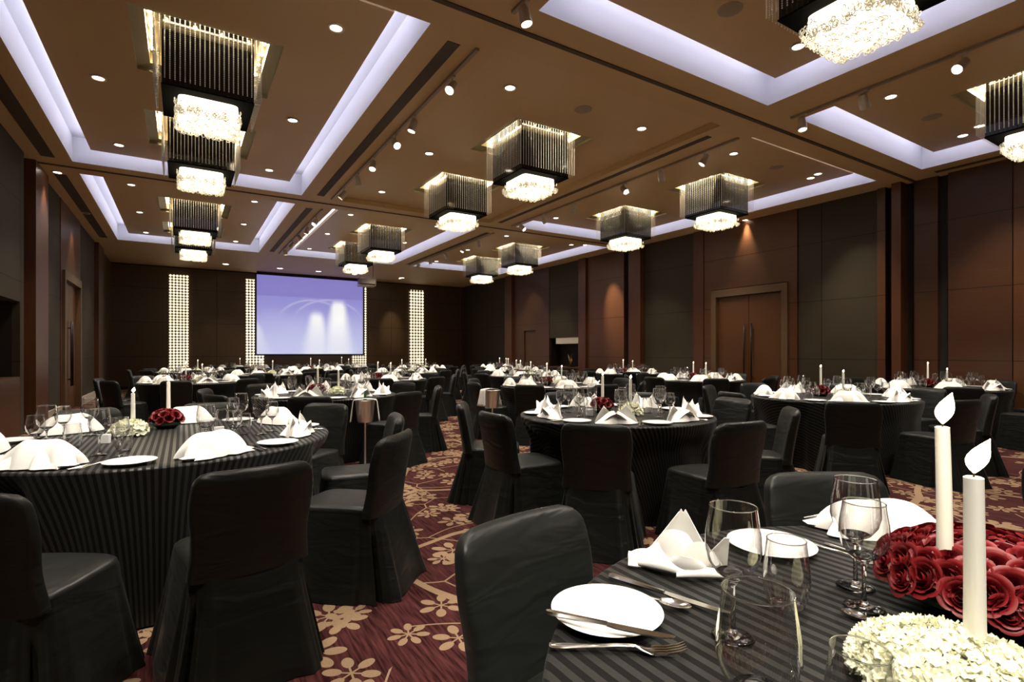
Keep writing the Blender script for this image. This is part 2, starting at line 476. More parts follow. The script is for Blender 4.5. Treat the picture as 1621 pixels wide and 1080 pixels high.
def bay_panel(ci, ri):
    x0, x1 = XCOLS[ci]; y0, y1 = YROWS[ri]
    lit = not (ci == 1 and ri == 1)
    gap = 0.27 if lit else 0.0
    zb = ZP if lit else ZC + 0.10
    x0 += gap; x1 -= gap; y0 += gap; y1 -= gap
    holes = [(CH_X[ci] - .70, CH_X[ci] + .70, cyy - .70, cyy + .70) for cyy in CH_Y[ri]]
    bm = bmesh.new()
    X = sorted({x0, x1} | {h[0] for h in holes} | {h[1] for h in holes})
    Y = sorted({y0, y1} | {h[2] for h in holes} | {h[3] for h in holes})
    for i in range(len(X) - 1):
        for j in range(len(Y) - 1):
            mx, my = (X[i] + X[i + 1]) / 2, (Y[j] + Y[j + 1]) / 2
            if any(h[0] < mx < h[1] and h[2] < my < h[3] for h in holes): continue
            bm.faces.new([bm.verts.new(p) for p in ((X[i], Y[j], zb), (X[i], Y[j + 1], zb), (X[i + 1], Y[j + 1], zb), (X[i + 1], Y[j], zb))])
    zt = zb + 0.09
    q = [(x0, y0), (x1, y0), (x1, y1), (x0, y1)]
    for k in range(4):
        a, b = q[k], q[(k + 1) % 4]
        bm.faces.new([bm.verts.new(p) for p in ((*a, zb), (*a, zt), (*b, zt), (*b, zb))]).material_index = 0
    # stepped chandelier recesses
    for h in holes:
        steps = [(0.0, zb), (0.0, zb + .035), (0.13, zb + .05), (0.13, zb + .17)]
        for (i0, za), (i1, zc) in zip(steps, steps[1:]):
            qa = [(h[0] + i0, h[2] + i0), (h[1] - i0, h[2] + i0), (h[1] - i0, h[3] - i0), (h[0] + i0, h[3] - i0)]
            qb = [(h[0] + i1, h[2] + i1), (h[1] - i1, h[2] + i1), (h[1] - i1, h[3] - i1), (h[0] + i1, h[3] - i1)]
            for k in range(4):
                bm.faces.new([bm.verts.new(p) for p in ((*qa[k], za), (*qa[(k + 1) % 4], za), (*qb[(k + 1) % 4], zc), (*qb[k], zc))]).material_index = 1
        bm.faces.new([bm.verts.new((*p, zb + .17)) for p in qb]).material_index = 1
    # top of the slab hides the strip lights
    bmesh.ops.remove_doubles(bm, verts=bm.verts[:], dist=1e-4)
    o = struct(finish('ceiling_bay', bm, ['ceiling_panel', 'recess']))
    if lit:
        bm = bmesh.new()
        w = 0.10
        for (a0, a1, b0, b1) in ((x0, x0 + w, y0, y1), (x1 - w, x1, y0, y1), (x0 + w, x1 - w, y0, y0 + w), (x0 + w, x1 - w, y1 - w, y1)):
            box(bm, a0, a1, b0, b1, zt, zt + .015)
        s = finish('cove_light_strip', bm, 'led', o)
    return o
for ci in range(3):
    for ri in range(3): bay_panel(ci, ri)

# partition tracks across the room (dark slots) and air slots
n = 0
for y in (4.42, 11.73):
    bm = bmesh.new(); box(bm, XL, XR, y - .028, y + .028, ZC - .012, ZC + .01)
    n += 1; struct(finish('trim_%d' % n, bm, 'vent'))
for x, y0, y1, w in ((2.37, 4.95, 11.2, .07), (2.37, 12.3, 18.2, .07), (6.88, 12.3, 18.2, .06), (-1.87, 7.6, 11.3, .09), (-1.87, 12.3, 18.4, .09), (6.6, 5.1, 11.2, .05), (11.3, -2, 4.0, .06)):
    bm = bmesh.new(); box(bm, x - w, x + w, y0, y1, ZC - .006, ZC + .01)
    n += 1; struct(finish('trim_%d' % n, bm, 'vent'))

# ---- back wall
bm = bmesh.new()
box(bm, XL - .4, XR + .5, YB, YB + .3, 0, ZC, 0)
xj = [XL, -.5, 1.1, 2.05, 4.6, 6.95, 8.0, 9.0, 10.2, XR]
for a, b in zip(xj, xj[1:]): box(bm, a + .006, b - .006, YB - .03, YB, 0.1, ZC - .05, 1)
struct(finish('wall_back', bm, ['gap', 'wood_dark']))
bm = bmesh.new(); box(bm, XR - .16, XR + .1, YB - .12, YB + .05, 0, ZC); n += 1
struct(finish('trim_%d' % n, bm, 'wood'))
bm = bmesh.new(); box(bm, XL - .4, XR + .5, YF - .2, YF, 0, ZC)
struct(finish('wall_front', bm, 'wood_dark'))

# ---- right wall: (y_near, y_far, material, how far it stands out)
K = XR / 11.45
RW = [(18.76, 23.3, 'fabric', .03), (15.77, 18.22, 'wood_red', .05), (11.88, 13.60, 'wood', .06), (9.30, 11.05, 'fabric', .03),
      (8.97, 9.30, 'wood_post', .08), (6.53, 8.97, 'wood', .06), (6.03, 6.53, 'fabric', .03), (4.81, 6.03, 'fabric', .035), (4.00, 4.37, 'wood_red', .04),
      (3.0, 3.86, 'wood_red', .05), (1.0, 3.0, 'wood', .05), (-1.2, 1.0, 'fabric', .03), (-3.0, -1.2, 'wood', .05)]
mats = ['gap', 'fabric', 'wood', 'wood_red', 'wood_post']
bm = bmesh.new()
box(bm, XR + .06, XR + .5, YF, 14.0 * K, 0, ZC, 0)
box(bm, XR + .06, XR + .5, 15.8 * K, YB + .3, 0, ZC, 0)
DOOR_R = (6.88 * K, 8.59 * K, 2.70)
SM = (16.65 * K, 17.45 * K, 2.17)
for y0, y1, mt, out in RW:
    y0 *= K; y1 *= K
    mi = mats.index(mt)
    a, b = y0 + .007, y1 - .007
    if mt == 'wood' and y0 < DOOR_R[0] < y1:
        box(bm, XR - out, XR + .06, a, DOOR_R[0] - .14, 0, ZC, mi)
        box(bm, XR - out, XR + .06, DOOR_R[1] + .14, b, 0, ZC, mi)
        box(bm, XR - out, XR + .06, DOOR_R[0] - .14, DOOR_R[1] + .14, DOOR_R[2] + .2, ZC, mi)
    elif y0 < SM[0] < y1:
        box(bm, XR - out, XR + .06, a, SM[0], 0, ZC, mi)
        box(bm, XR - out, XR + .06, SM[1], b, 0, ZC, mi)
        box(bm, XR - out, XR + .06, SM[0], SM[1], SM[2], ZC, mi)
    else:
        box(bm, XR - out, XR + .06, a, b, 0, ZC, mi)
# niche between 14.0 and 15.8
box(bm, XR - .03, XR + .5, 14.0 * K, 15.77 * K, 1.84, ZC, 1)
box(bm, XR - .03, XR + .5, 14.0 * K, 15.77 * K, 0, 0.74, 1)
box(bm, XR + .45, XR + .5, 14.0 * K, 15.77 * K, .74, 1.84, 0)
struct(finish('wall_right', bm, mats))
for y0, y1, out, mt in ((18.22, 18.76, .16, 'wood_post'), (13.60, 13.99, .14, 'wood_post'), (11.05, 11.54, .22, 'wood_post'), (4.80, 4.96, .10, 'wood'), (4.49, 4.66, .24, 'wood_post')):
    bm = bmesh.new(); box(bm, XR - out, XR + .06, y0 * K + .01, y1 * K - .01, 0, ZC)
    n += 1; struct(finish('trim_%d' % n, bm, mt))
bm = bmesh.new(); box(bm, XR - .02, XR + .3, 14.1 * K, 15.4 * K, 1.62, 1.84)
n += 1; struct(finish('trim_%d' % n, bm, 'stone'))
bm = bmesh.new(); box(bm, XR - .08, XR + .44, 14.02 * K, 15.75 * K, .74, .80)
n += 1; struct(finish('trim_%d' % n, bm, 'wood'))

def double_door(name, x, sgn, y0, y1, h, mat_leaf='door_wood', frame=.14, recess=.18, split=True):
    """door in a wall at x; sgn +1: wall lies at larger x"""
    root = empty(name, (x, (y0 + y1) / 2, 0)); root['kind'] = 'structure'
    hw = (y1 - y0) / 2
    bm = bmesh.new()
    a, b = sorted((-.10 * sgn, .06 * sgn))
    box(bm, a, b, -hw - frame, -hw, 0, h + .18); box(bm, a, b, hw, hw + frame, 0, h + .18); box(bm, a, b, -hw, hw, h, h + .18)
    finish('door_frame', bm, 'bronze_frame', root)
    leaves = ((-hw + .004, -.006), (.006, hw - .004)) if split else ((-hw + .004, hw - .004),)
    for la, lb in leaves:
        bm = bmesh.new(); c, d = sorted((.0 * sgn, .05 * sgn)); box(bm, c, d, la, lb, .01, h - .01)
        lf = finish('door_leaf', bm, mat_leaf, root)
        yy = (lb - .09 if lb < 0 else la + .09) if split else lb - .1
        bm = bmesh.new()
        tube(bm, [(-.06 * sgn, yy, .55), (-.06 * sgn, yy, 2.0)], .016, 8)
        for zz in (.7, 1.85): tube(bm, [(0, yy, zz), (-.06 * sgn, yy, zz)], .012, 8)
        finish('door_handle', bm, 'black_metal', lf, True)
    return root
double_door('door_1', XR, 1, DOOR_R[0], DOOR_R[1], DOOR_R[2])
root = empty('door_2', (XR, (SM[0] + SM[1]) / 2, 0)); root['kind'] = 'structure'
bm = bmesh.new(); box(bm, .0, .05, -(SM[1] - SM[0]) / 2 + .004, (SM[1] - SM[0]) / 2 - .004, .01, SM[2] - .01); finish('door_leaf', bm, 'wood_red', root)
bm = bmesh.new(); tube(bm, [(-.04, -.3, 1.0), (-.04, -.18, 1.0)], .012, 8); tube(bm, [(.01, -.3, 1.0), (-.04, -.3, 1.0)], .012, 8); finish('door_handle', bm, 'steel', root, True)

# gold branch ornament in the niche
rb = empty('branch_ornament', (XR + .14, 14.75 * K, .80), label='gold branch ornament standing in the wall niche', cat='ornament')
bm = bmesh.new(); box(bm, -.1, .1, -.16, .16, 0, .05); bevel_all(bm, .01); finish('base', bm, 'black_metal', rb)
bm = bmesh.new()
for k in range(11):
    a = random.uniform(0, 2 * pi); r = random.uniform(.05, .24); h = random.uniform(.18, .42)
    tube(bm, [(0, 0, .05), (r * .25 * cos(a), r * .5 * sin(a), .05 + h * .5), (r * .5 * cos(a), r * 1.2 * sin(a), .05 + h)], [.012, .008, .003], 5)
finish('branches', bm, 'gold', rb, True)

# ---- left wall
LW = [(-3.0, -.5, 'wood', .05), (-.5, 3.0, 'fabric', .03), (3.0, 5.5, 'wood', .05), (5.5, 8.4, 'fabric', .03), (11.05, 11.29, 'fabric', .03), (12.72, 14.15, 'fabric', .04), (14.15, 16.60, 'wood', .05), (16.6, 19.15, 'fabric', .03), (20.63, 23.3, 'wood_dark', .03)]
bm = bmesh.new()
box(bm, XL - .5, XL - .06, YF, 8.4, 0, ZC, 0); box(bm, XL - .5, XL - .06, 11.05, YB + .3, 0, ZC, 0)
mats = ['gap', 'fabric', 'wood', 'wood_dark']
DL = (14.45, 16.3, 2.85)
for y0, y1, mt, out in LW:
    mi = mats.index(mt)
    if y0 < DL[0] < y1:
        box(bm, XL - .06, XL + out, y0 + .007, DL[0] - .14, 0, ZC, mi); box(bm, XL - .06, XL + out, DL[1] + .14, y1 - .007, 0, ZC, mi)
        box(bm, XL - .06, XL + out, DL[0] - .14, DL[1] + .14, DL[2] + .18, ZC, mi)
    else: box(bm, XL - .06, XL + out, y0 + .007, y1 - .007, 0, ZC, mi)
box(bm, XL - .5, XL + .03, 8.4, 11.05, 2.09, ZC, 1)
box(bm, XL - .5, XL + .03, 8.4, 11.05, 0, .92, 2)
box(bm, XL - .5, XL - .44, 8.4, 11.05, .92, 2.09, 0)
struct(finish('wall_left', bm, mats))
for y0, y1, out, mt in ((11.60, 12.55, .12, 'wood_post'), (19.3, 20.5, .12, 'wood_post')):
    bm = bmesh.new(); box(bm, XL - .06, XL + out, y0, y1, 0, ZC)
    n += 1; struct(finish('trim_%d' % n, bm, mt))
double_door('door_3', XL, -1, DL[0], DL[1], DL[2], 'door_wood')
bm = bmesh.new()
for a, b in ((12.8, 14.2), (16.55, 19.1)): box(bm, XL + .03, XL + .07, a, b, 0, .2)
struct(finish('baseboard_left', bm, 'stone'))

# ---- lit lattice columns on the back wall
def light_column(x0, x1, label, nc=6):
    r = empty('light_column', ((x0 + x1) / 2, YB - .05, 0), label=label, cat='light panel', group='lit lattice columns on the back wall')
    hw = (x1 - x0) / 2; h = 4.2
    bm = bmesh.new(); box(bm, -hw, hw, -.02, .02, .1, h); finish('glowing_panel', bm, 'column_glow', r)
    bm = bmesh.new()
    s = 2 * hw / nc
    for i in range(nc + 1): box(bm, -hw + i * s - .008, -hw + i * s + .008, -.035, -.021, .1, h)
    for j in range(int((h - .1) / s) + 1): box(bm, -hw, hw, -.036, -.022, .1 + j * s - .008, .1 + j * s + .008)
    # dark round bosses at the crossings
    for i in range(nc + 1):
        for j in range(int((h - .1) / s) + 1):
            cx, cz = -hw + i * s, .1 + j * s
            vv = [bm.verts.new((cx + s * .36 * cos(2 * pi * k / 8), -.040, cz + s * .36 * sin(2 * pi * k / 8))) for k in range(8)]
            bm.faces.new(vv)
    lt = finish('lattice', bm, 'bronze_frame', r)
light_column(-.45, .18, 'tall lit lattice column on the back wall, leftmost of four')
light_column(2.08, 2.75, 'lit lattice column peeping out along the left edge of the screen')
light_column(6.22, 6.86, 'lit lattice column peeping out along the right edge of the screen')
light_column(8.85, 9.55, 'tall lit lattice column on the back wall, rightmost of four', 5)

# ---- projection screen and projector
r = empty('projection_screen', (4.52, 22.85, 0), label='big hanging projection screen with blue picture and white light cones', cat='screen')
bm = bmesh.new(); box(bm, -2.08, 2.08, -.008, .008, 1.25, 4.37); finish('picture_area', bm, 'screen', r)
bm = bmesh.new()
box(bm, -2.14, -2.08, -.012, .012, 1.19, 4.43); box(bm, 2.08, 2.14, -.012, .012, 1.19, 4.43); box(bm, -2.08, 2.08, -.012, .012, 4.37, 4.49)
finish('border', bm, 'screen_edge', r)
bm = bmesh.new(); tube(bm, [(-2.16, 0, 1.22), (2.16, 0, 1.22)], .03, 10); finish('bottom_bar', bm, 'screen_edge', r, True)

r = empty('projector', (5.55, 18.75, 3.66), -.1, label='grey projector hanging on chains from the ceiling before the screen', cat='projector')
bm = bmesh.new(); box(bm, -.34, .34, -.3, .3, .10, .34); bevel_all(bm, .02); finish('body', bm, 'projector', r)
bm = bmesh.new(); lathe(bm, [(.0, .02), (.07, .02), (.08, 0), (.08, -.06)], 16)
bmesh.ops.rotate(bm, verts=bm.verts[:], cent=(0, 0, 0), matrix=Matrix.Rotation(-pi / 2, 3, 'X')); bmesh.ops.translate(bm, verts=bm.verts[:], vec=(.1, .34, .22))
finish('lens', bm, 'black_gloss', r, True)
bm = bmesh.new()
for x, y in ((-.36, -.32), (.36, -.32), (-.36, .32), (.36, .32)): tube(bm, [(x, y, 0), (x, y, .40)], .012, 6)
for z in (.02, .40):
    for s in (-1, 1): tube(bm, [(-.36, s * .32, z), (.36, s * .32, z)], .012, 6); tube(bm, [(s * .36, -.32, z), (s * .36, .32, z)], .012, 6)
box(bm, -.36, .36, -.32, .32, .005, .03)
finish('cage', bm, 'track_grey', r)
for x in (-.3, .3):
    bm = bmesh.new()
    for k in range(11):
        z = .41 + k * .062
        tube(bm, [(x + .016 * cos(t) * (k % 2), .016 * cos(t) * ((k + 1) % 2), z + .031 + .04 * sin(t)) for t in [2 * pi * s / 10 for s in range(11)]], .006, 5)
    finish('chain', bm, 'black_metal', r)

r.scale = (.75, .75, .75)
# ------------------------------------------------------------------ chandeliers
def chandelier():
    r = empty('chandelier', (0, 0, 0), cat='chandelier', group='bead chandeliers in the ceiling bays')
    zt, zb = ZP + .168, 4.07
    bm = bmesh.new(); box(bm, -.43, .43, -.43, .43, zb, zt); bevel_all(bm, .006, 1)
    finish('black_box', bm, 'black_gloss', r)
    for side in range(4):
        bm = bmesh.new(); rng = random.Random(side)
        nb = 23
        for k in range(nb):
            u = -.49 + .98 * k / (nb - 1)
            z = zt - .01
            zend = 4.095 + rng.uniform(-.006, .006)
            while z > zend:
                c = Vector((u, -.50, z)); rr = .0072
                vv = [bm.verts.new(c + Vector(d) * rr) for d in ((1, 0, 0), (0, 1, 0), (-1, 0, 0), (0, -1, 0), (0, 0, 1.25), (0, 0, -1.25))]
                for q in range(4):
                    bm.faces.new((vv[q], vv[(q + 1) % 4], vv[4])); bm.faces.new((vv[(q + 1) % 4], vv[q], vv[5]))
                z -= .019
        bmesh.ops.rotate(bm, verts=bm.verts[:], cent=(0, 0, 0), matrix=Matrix.Rotation(side * pi / 2, 3, 'Z'))
        tag(finish('bead_curtain', bm, 'bead', r), kind='stuff')
    bm = bmesh.new()
    rings = []
    for hz, hw in ((zb - .0125, .29), (zb - .10, .295), (zb - .165, .285), (zb - .20, .25)): rings.append(superring(hw, hw, 40, 9, 0, 0, hz))
    loft(bm, rings)
    finish('lit_shade', bm, 'chand_glow', r, True, angle=50)
    bm = bmesh.new(); rng = random.Random(5)
    def ring(c, nrm, R=.020):
        nrm = Vector(nrm).normalized(); u = nrm.orthogonal().normalized(); w = nrm.cross(u)
        pts = [Vector(c) + R * (cos(t) * u + sin(t) * w) for t in [2 * pi * s / 8 for s in range(8)]]
        vr = []
        for s, p in enumerate(pts):
            rad = (p - Vector(c)).normalized()
            vr.append([bm.verts.new(p + .0042 * (cos(q) * rad + sin(q) * nrm)) for q in (0, 2.09, 4.19)])
        for s in range(8):
            for q in range(3): bm.faces.new((vr[s][q], vr[(s + 1) % 8][q], vr[(s + 1) % 8][(q + 1) % 3], vr[s][(q + 1) % 3]))
    for k in range(330):
        f = rng.randrange(4); u = rng.uniform(-.3, .3); z = zb - .215 + abs(rng.gauss(0, .055))
        p = Vector((u, -.305 - rng.uniform(0, .012), min(z, zb - .02))); nrm = Vector((rng.uniform(-.5, .5), -1, rng.uniform(-.5, .5)))
        rot = Matrix.Rotation(f * pi / 2, 3, 'Z'); ring(rot @ p, rot @ nrm)
    for k in range(170):
        ring((rng.uniform(-.29, .29), rng.uniform(-.29, .29), zb - .215 + rng.uniform(-.012, .012)), (rng.uniform(-.6, .6), rng.uniform(-.6, .6), 1))
    tag(finish('crystal_rings', bm, 'crystal', r, True), kind='stuff')
    bm = bmesh.new()
    box(bm, -.435, .435, -.435, .435, zb - .012, zb)
    finish('bottom_plate', bm, 'matte_black', r)
    for s in (-1, 1):
        for k in range(4):
            bm = bmesh.new(); bmesh.ops.create_icosphere(bm, subdivisions=2, radius=.022)
            finish('bulb', bm, 'bulb', r, True, loc=(s * .535, -.39 + .26 * k, zt - .03))
        for k in range(4):
            bm = bmesh.new(); bmesh.ops.create_icosphere(bm, subdivisions=2, radius=.022)
            finish('bulb', bm, 'bulb', r, True, loc=(-.39 + .26 * k, s * .535, zt - .03))
    return r
ch0 = chandelier()
BAY = {0: 'left', 1: 'middle', 2: 'right'}
RW_ = {0: 'nearest', 1: 'second', 2: 'third'}
first = True
for ri in range(3):
    for ci in range(3):
        for k, y in enumerate(CH_Y[ri]):
            if ri == 0 and (k == 0 or ci == 0): continue
            o = ch0 if first else copy_tree(ch0)
            first = False
            o.location = (CH_X[ci], y, 0 if not (ci == 1 and ri == 1) else ZC + .10 - ZP)
            zr = (ZP if not (ci == 1 and ri == 1) else ZC + .10) + .12
            for dx, dy in ((.535, 0), (-.535, 0), (0, .535), (0, -.535)):
                ld = bpy.data.lights.new('recess_bulbs', 'AREA'); ld.shape = 'RECTANGLE'; ld.size = .04 if dx else .84; ld.size_y = .84 if dx else .04
                ld.energy = 1.8; ld.color = (1, .82, .56)
                lo = bpy.data.objects.new('recess_bulbs', ld); link(lo); lo.location = (CH_X[ci] + dx, y + dy, zr)
            which = '' if ri == 0 else (', the closer one' if k == 0 else ', the farther one')
            o['label'] = 'black box chandelier with crystal strings, %s ceiling row, %s bay%s' % (RW_[ri], BAY[ci], which)

# ------------------------------------------------------------------ downlights and track lights
def spot(name, loc, aim, power, size, blend, parent, col=(1, .88, .72), rad=.05):
    ld = bpy.data.lights.new(name, 'SPOT'); ld.energy = power; ld.spot_size = radians(size); ld.spot_blend = blend; ld.color = col; ld.shadow_soft_size = rad
    o = bpy.data.objects.new(name, ld); link(o)
    d = Vector(aim) - Vector(loc)
    o.rotation_euler = d.to_track_quat('-Z', 'Y').to_euler(); o.location = loc
    return o

bm = bmesh.new(); lathe(bm, [(.058, 0), (.085, 0), (.088, -.008), (.085, -.012), (.062, -.012), (.058, 0)], 24)
dl_ring = finish('ring', bm, 'ring_white', None, True)
bm = bmesh.new(); lathe(bm, [(0, -.004), (.06, -.004), (.06, -.002), (0, -.002)], 20)
dl_face = finish('lamp_face', bm, 'lamp_face', None, True)
first = True
DLX = ((-.88, 1.34), (3.45, 5.72), (7.87, 10.22)); DLY = ((.9, 3.27), (5.6, 8.15, 10.6), (12.97, 15.4, 17.9))
ord_ = ('first', 'second', 'third')
for ci in range(3):
    for ri in range(3):
        for si, x in enumerate(DLX[ci]):
            for k, y in enumerate(DLY[ri]):
                if abs(y - 8.15) < .01 and abs(y - CH_Y[1][0]) < .5: continue
                zb = ZP if not (ci == 1 and ri == 1) else ZC + .10
                if ri == 0 and (k == 0 or ci == 0):
                    continue
                r = empty('downlight', (x, y, zb), cat='downlight', group='recessed downlights in the ceiling bays',
                          label='round downlight in %s ceiling row, %s bay, %s side, %s from the front' % (RW_[ri], BAY[ci], ('left', 'right')[si], ord_[k]))
                for p in (dl_ring, dl_face):
                    c = p if first else p.copy()
                    if not first: COL.objects.link(c)
                    c.parent = r
                first = False
                spot('downlight_or_fill_lamp', (x, y, zb - .03), (x, y, 0), POWER_DOWN, 84, .7, r)
# lamps of the bays behind the camera
for x, y in ((-.88, .9), (1.34, .9), (-.88, 3.27), (1.34, 3.27), (3.45, .9), (5.72, .9), (7.87, .9), (10.22, .9), (-.88, -1.5), (1.34, -1.5), (3.45, -1.5)):
    spot('downlight_or_fill_lamp', (x, y, ZP - .03), (x, y, 0), POWER_DOWN, 84, .7, None)
for x, y, ax, ay in ((-.88, -.3, 1.2, .45), (.6, -1.4, 1.3, .6), (-.88, 1.6, -.1, 3.9)):  # added fill spots out of view, no fixtures, to brighten the two close tables
    spot('downlight_or_fill_lamp', (x, y, ZP - .05), (ax, ay, .75), POWER_TRACK * 1.5, 36, .7, None, (1, .93, .82))

# wall washers near the screen
first = True
for k, (x, y) in enumerate(((1.3, 21.6), (3.1, 21.6), (4.5, 21.6), (5.9, 21.6), (7.9, 21.6))):
    r = empty('downlight', (x, y, ZC), cat='downlight', group='downlights before the back wall', label='recessed downlight before the back wall, %s from the left wall' % ('first', 'second', 'third', 'fourth', 'fifth')[k])
    for p in (dl_ring, dl_face):
        c = p.copy(); COL.objects.link(c); c.parent = r; c.scale = (1.6, 1.6, 1)
    spot('downlight_or_fill_lamp', (x, y, ZC - .03), (x, y + .4, 0), POWER_DOWN * .35, 80, .6, r)
for k, (x, y) in enumerate(((XL + .3, 12.2), (XL + .3, 15.4))):
    r = empty('downlight', (x, y, ZC), cat='downlight', group='downlights by the left wall', label='recessed downlight close to the left wall, %s' % ('before its door', 'over its door')[k])
    for p in (dl_ring, dl_face):
        c = p.copy(); COL.objects.link(c); c.parent = r
    spot('downlight_or_fill_lamp', (x, y, ZC - .03), (x - .1, y, 0), POWER_DOWN * .5, 60, .5, r)
# wall washers by the right wall: over the double door, on the warm panel, right end
washers = ((XR - .12, 7.75 * K, XR - .095, 7.75 * K, 2.5, 110, 54), (XR - 1.0, 12.6 * K, XR, 12.25 * K, 2.5, 330, 32), (XR - 1.6, 3.0, XR, 3.0, 1.9, 70, 50), (XR - 1.5, 5.4, XR, 5.3, 2.2, 60, 46), (XR - 1.5, 17, XR, 17, 2.4, 60, 50), (7.9, YB - 1.4, 8.0, YB, 2.4, 60, 30))
names = ('right above the double door', 'beside the niche pillar on the right wall', 'before the front end of the right wall', 'before the dark panel right of the double door', 'before the back end of the right wall', 'before the back wall, near its rightmost column')
for (x, y, ax, ay, az, pw, sz), nm in zip(washers, names):
    zc = ZP if x < XCOLS[2][1] - .27 and y < YROWS[2][1] else ZC
    r = empty('downlight', (x, y, zc), cat='downlight', group='wall washing downlights', label='recessed wall washing downlight ' + nm)
    for p in (dl_ring, dl_face):
        c = p.copy(); COL.objects.link(c); c.parent = r; c.scale = (.6, .6, 1) if sz == 50 and x > XR - .2 else (1, 1, 1)
    spot('wall_wash_lamp', (x, y, zc - .05), (ax, ay, az), pw, sz, .9, r)

# track rails and heads
def rail(x, y0, y1, z, label):
    bm = bmesh.new(); box(bm, x - .02, x + .02, y0, y1, z - .03, z - .001)
    return tag(finish('light_track', bm, 'track_grey'), label, 'light track', 'ceiling light tracks')
rail(2.62, 4.9, 11.3, ZC, 'long tan track rail beside the middle ceiling bay, second row')
rail(2.62, 12.2, 18.4, ZC, 'long tan track rail beside the middle ceiling bay, third row')
rail(7.0, -1.0, 4.1, ZC, 'tan track rail between middle and right bays, nearest row')
rail(7.0, 4.9, 11.3, ZC, 'tan track rail between middle and right bays, second row')
rail(7.0, 12.2, 18.4, ZC, 'tan track rail between middle and right bays, third row')
rail(2.62, -1.0, 4.2, ZC, 'tan track rail leaving the picture top, nearest row')

def head_parts():
    bm = bmesh.new(); box(bm, -.02, .02, -.05, .05, -.05, -.031); tube(bm, [(0, 0, -.05), (0, 0, -.11)], .009, 8)
    a = finish('arm', bm, 'track_lamp')
    bm = bmesh.new(); lathe(bm, [(0, .085), (.032, .085), (.045, .07), (.052, .0), (.056, -.075), (.056, -.085), (.050, -.085), (.048, -.06), (0, -.06)], 20)
    b = finish('lamp_can', bm, 'track_lamp', None, True, angle=40)
    bm = bmesh.new(); lathe(bm, [(0, -.072), (.047, -.072), (.047, -.068), (0, -.068)], 18)
    c = finish('lamp_face', bm, 'lamp_face', b, True)
    return a, b
ha, hb = head_parts()
heads_done = [False]
def track_head(x, y, aim, label, power=POWER_TRACK, size=40):
    r = empty('track_spotlight', (x, y, ZC), cat='spotlight', group='track spotlights', label=label)
    if heads_done[0]: a, b = copy_tree(ha), copy_tree(hb)
    else: a, b = ha, hb
    heads_done[0] = True
    a.parent = r; b.parent = r
    piv = Vector((x, y, ZC - .15))
    d = (Vector(aim) - piv).normalized()
    b.location = (0, 0, -.15)
    b.rotation_euler = d.to_track_quat('-Z', 'Y').to_euler()
    spot('track_lamp', piv + d * .09, aim, power, size, .6, r, (1, .93, .82), .045)

# ------------------------------------------------------------------ tables: centre, radius, row phrase, chairs, seats
TABLES = {}
def T(key, x, y, R, phrase, chairs, phi0, nseat=7, detail=1): TABLES[key] = dict(x=x, y=y, R=R, phrase=phrase, chairs=chairs, phi0=phi0, nseat=nseat, detail=detail)
def around(x, y, r, degs): return [(x + r * cos(radians(d)), y + r * sin(radians(d)), d + 180) for d in degs]
def ang(dx, dy): return math.degrees(atan2(dy, dx))
T('A', 1.2, .18, .88, 'the nearest table', [(.825, .945, ang(.16, -.98)), (1.875, .825, ang(-.5, -.87))], 0, 0, 3)
x, y = -.10, 4.0
T('B', x, y, .98, 'the first-row left table', [(.20, 2.57, 100), (-.50, 2.60, 62), (.815, 3.04, ang(-.75, .66)), (1.05, 3.76, ang(-.97, .2)), (.87, 4.65, 220)] + around(x, y, 1.2, (78, 112, 146, 180, 214)), -125, 7, 2)
x, y = 3.25, 3.5
T('C', x, y, .84, 'the first-row middle table', [(2.41, 2.74, 42), (2.24, 3.44, 0), (2.36, 4.14, -32), (3.12, 2.40, 84)] + around(x, y, 1.14, (-48, -8, 32, 72, 112)), -133, 7, 2)
x, y = 6.72, 3.43
T('D', x, y, .9, 'the first-row right table', [(5.45, 2.62, 33)] + around(x, y, 1.2, (-105, -62, -20, 25, 70, 112, 165)), -140, 7, 1)
for key, x, y, ph, a0, p0 in (('E', 9.95, 3.5, 'the first-row rightmost table', -150, -150),
        ('F', 1.58, 7.1, 'the second-row left table', -64, -120), ('G', 5.22, 7.1, 'the second-row middle table', -140, -110), ('H', 8.87, 7.1, 'the second-row right table', -130, -140),
        ('I', .15, 11.5, 'the third-row leftmost table', -100, -125), ('J', 3.45, 10.5, 'the third-row second table', -110, -100), ('K', 6.95, 10.6, 'the third-row third table', -120, -130), ('L', 10.0, 10.3, 'the third-row rightmost table', -130, -120),
        ('N', 1.75, 14.4, 'the fourth-row left table', -100, -110), ('O', 5.2, 13.9, 'the fourth-row middle table', -110, -125), ('P', 8.5, 13.7, 'the fourth-row right table', -120, -140),
        ('Q', .2, 17.5, 'the fifth-row leftmost table', -90, -100), ('R', 3.5, 17.4, 'the fifth-row second table', -100, -120), ('S', 7.0, 17.2, 'the fifth-row third table', -110, -130), ('U', 10.2, 17.1, 'the fifth-row rightmost table', -120, -110),
        ('V', 1.8, 20.8, 'the back-row left table', -95, -105), ('W', 5.25, 20.6, 'the back-row right table', -105, -115)):
    T(key, x, y, .88, ph, around(x, y, 1.17, [a0 + 45 * k for k in range(8)]), p0, 7, 1 if y < 9 else 0)

# chairs whose back would meet a wall are left away from it
for t in TABLES.values():
    t['chairs'] = [c for c in t['chairs'] if XL + .35 < c[0] < XR - .45 and c[1] < YB - .6]

placed = []
for t in TABLES.values():
    keep = []
    for c in t['chairs']:
        if all(hypot(c[0] - q[0], c[1] - q[1]) > .69 for q in placed): placed.append(c); keep.append(c)
    t['chairs'] = keep

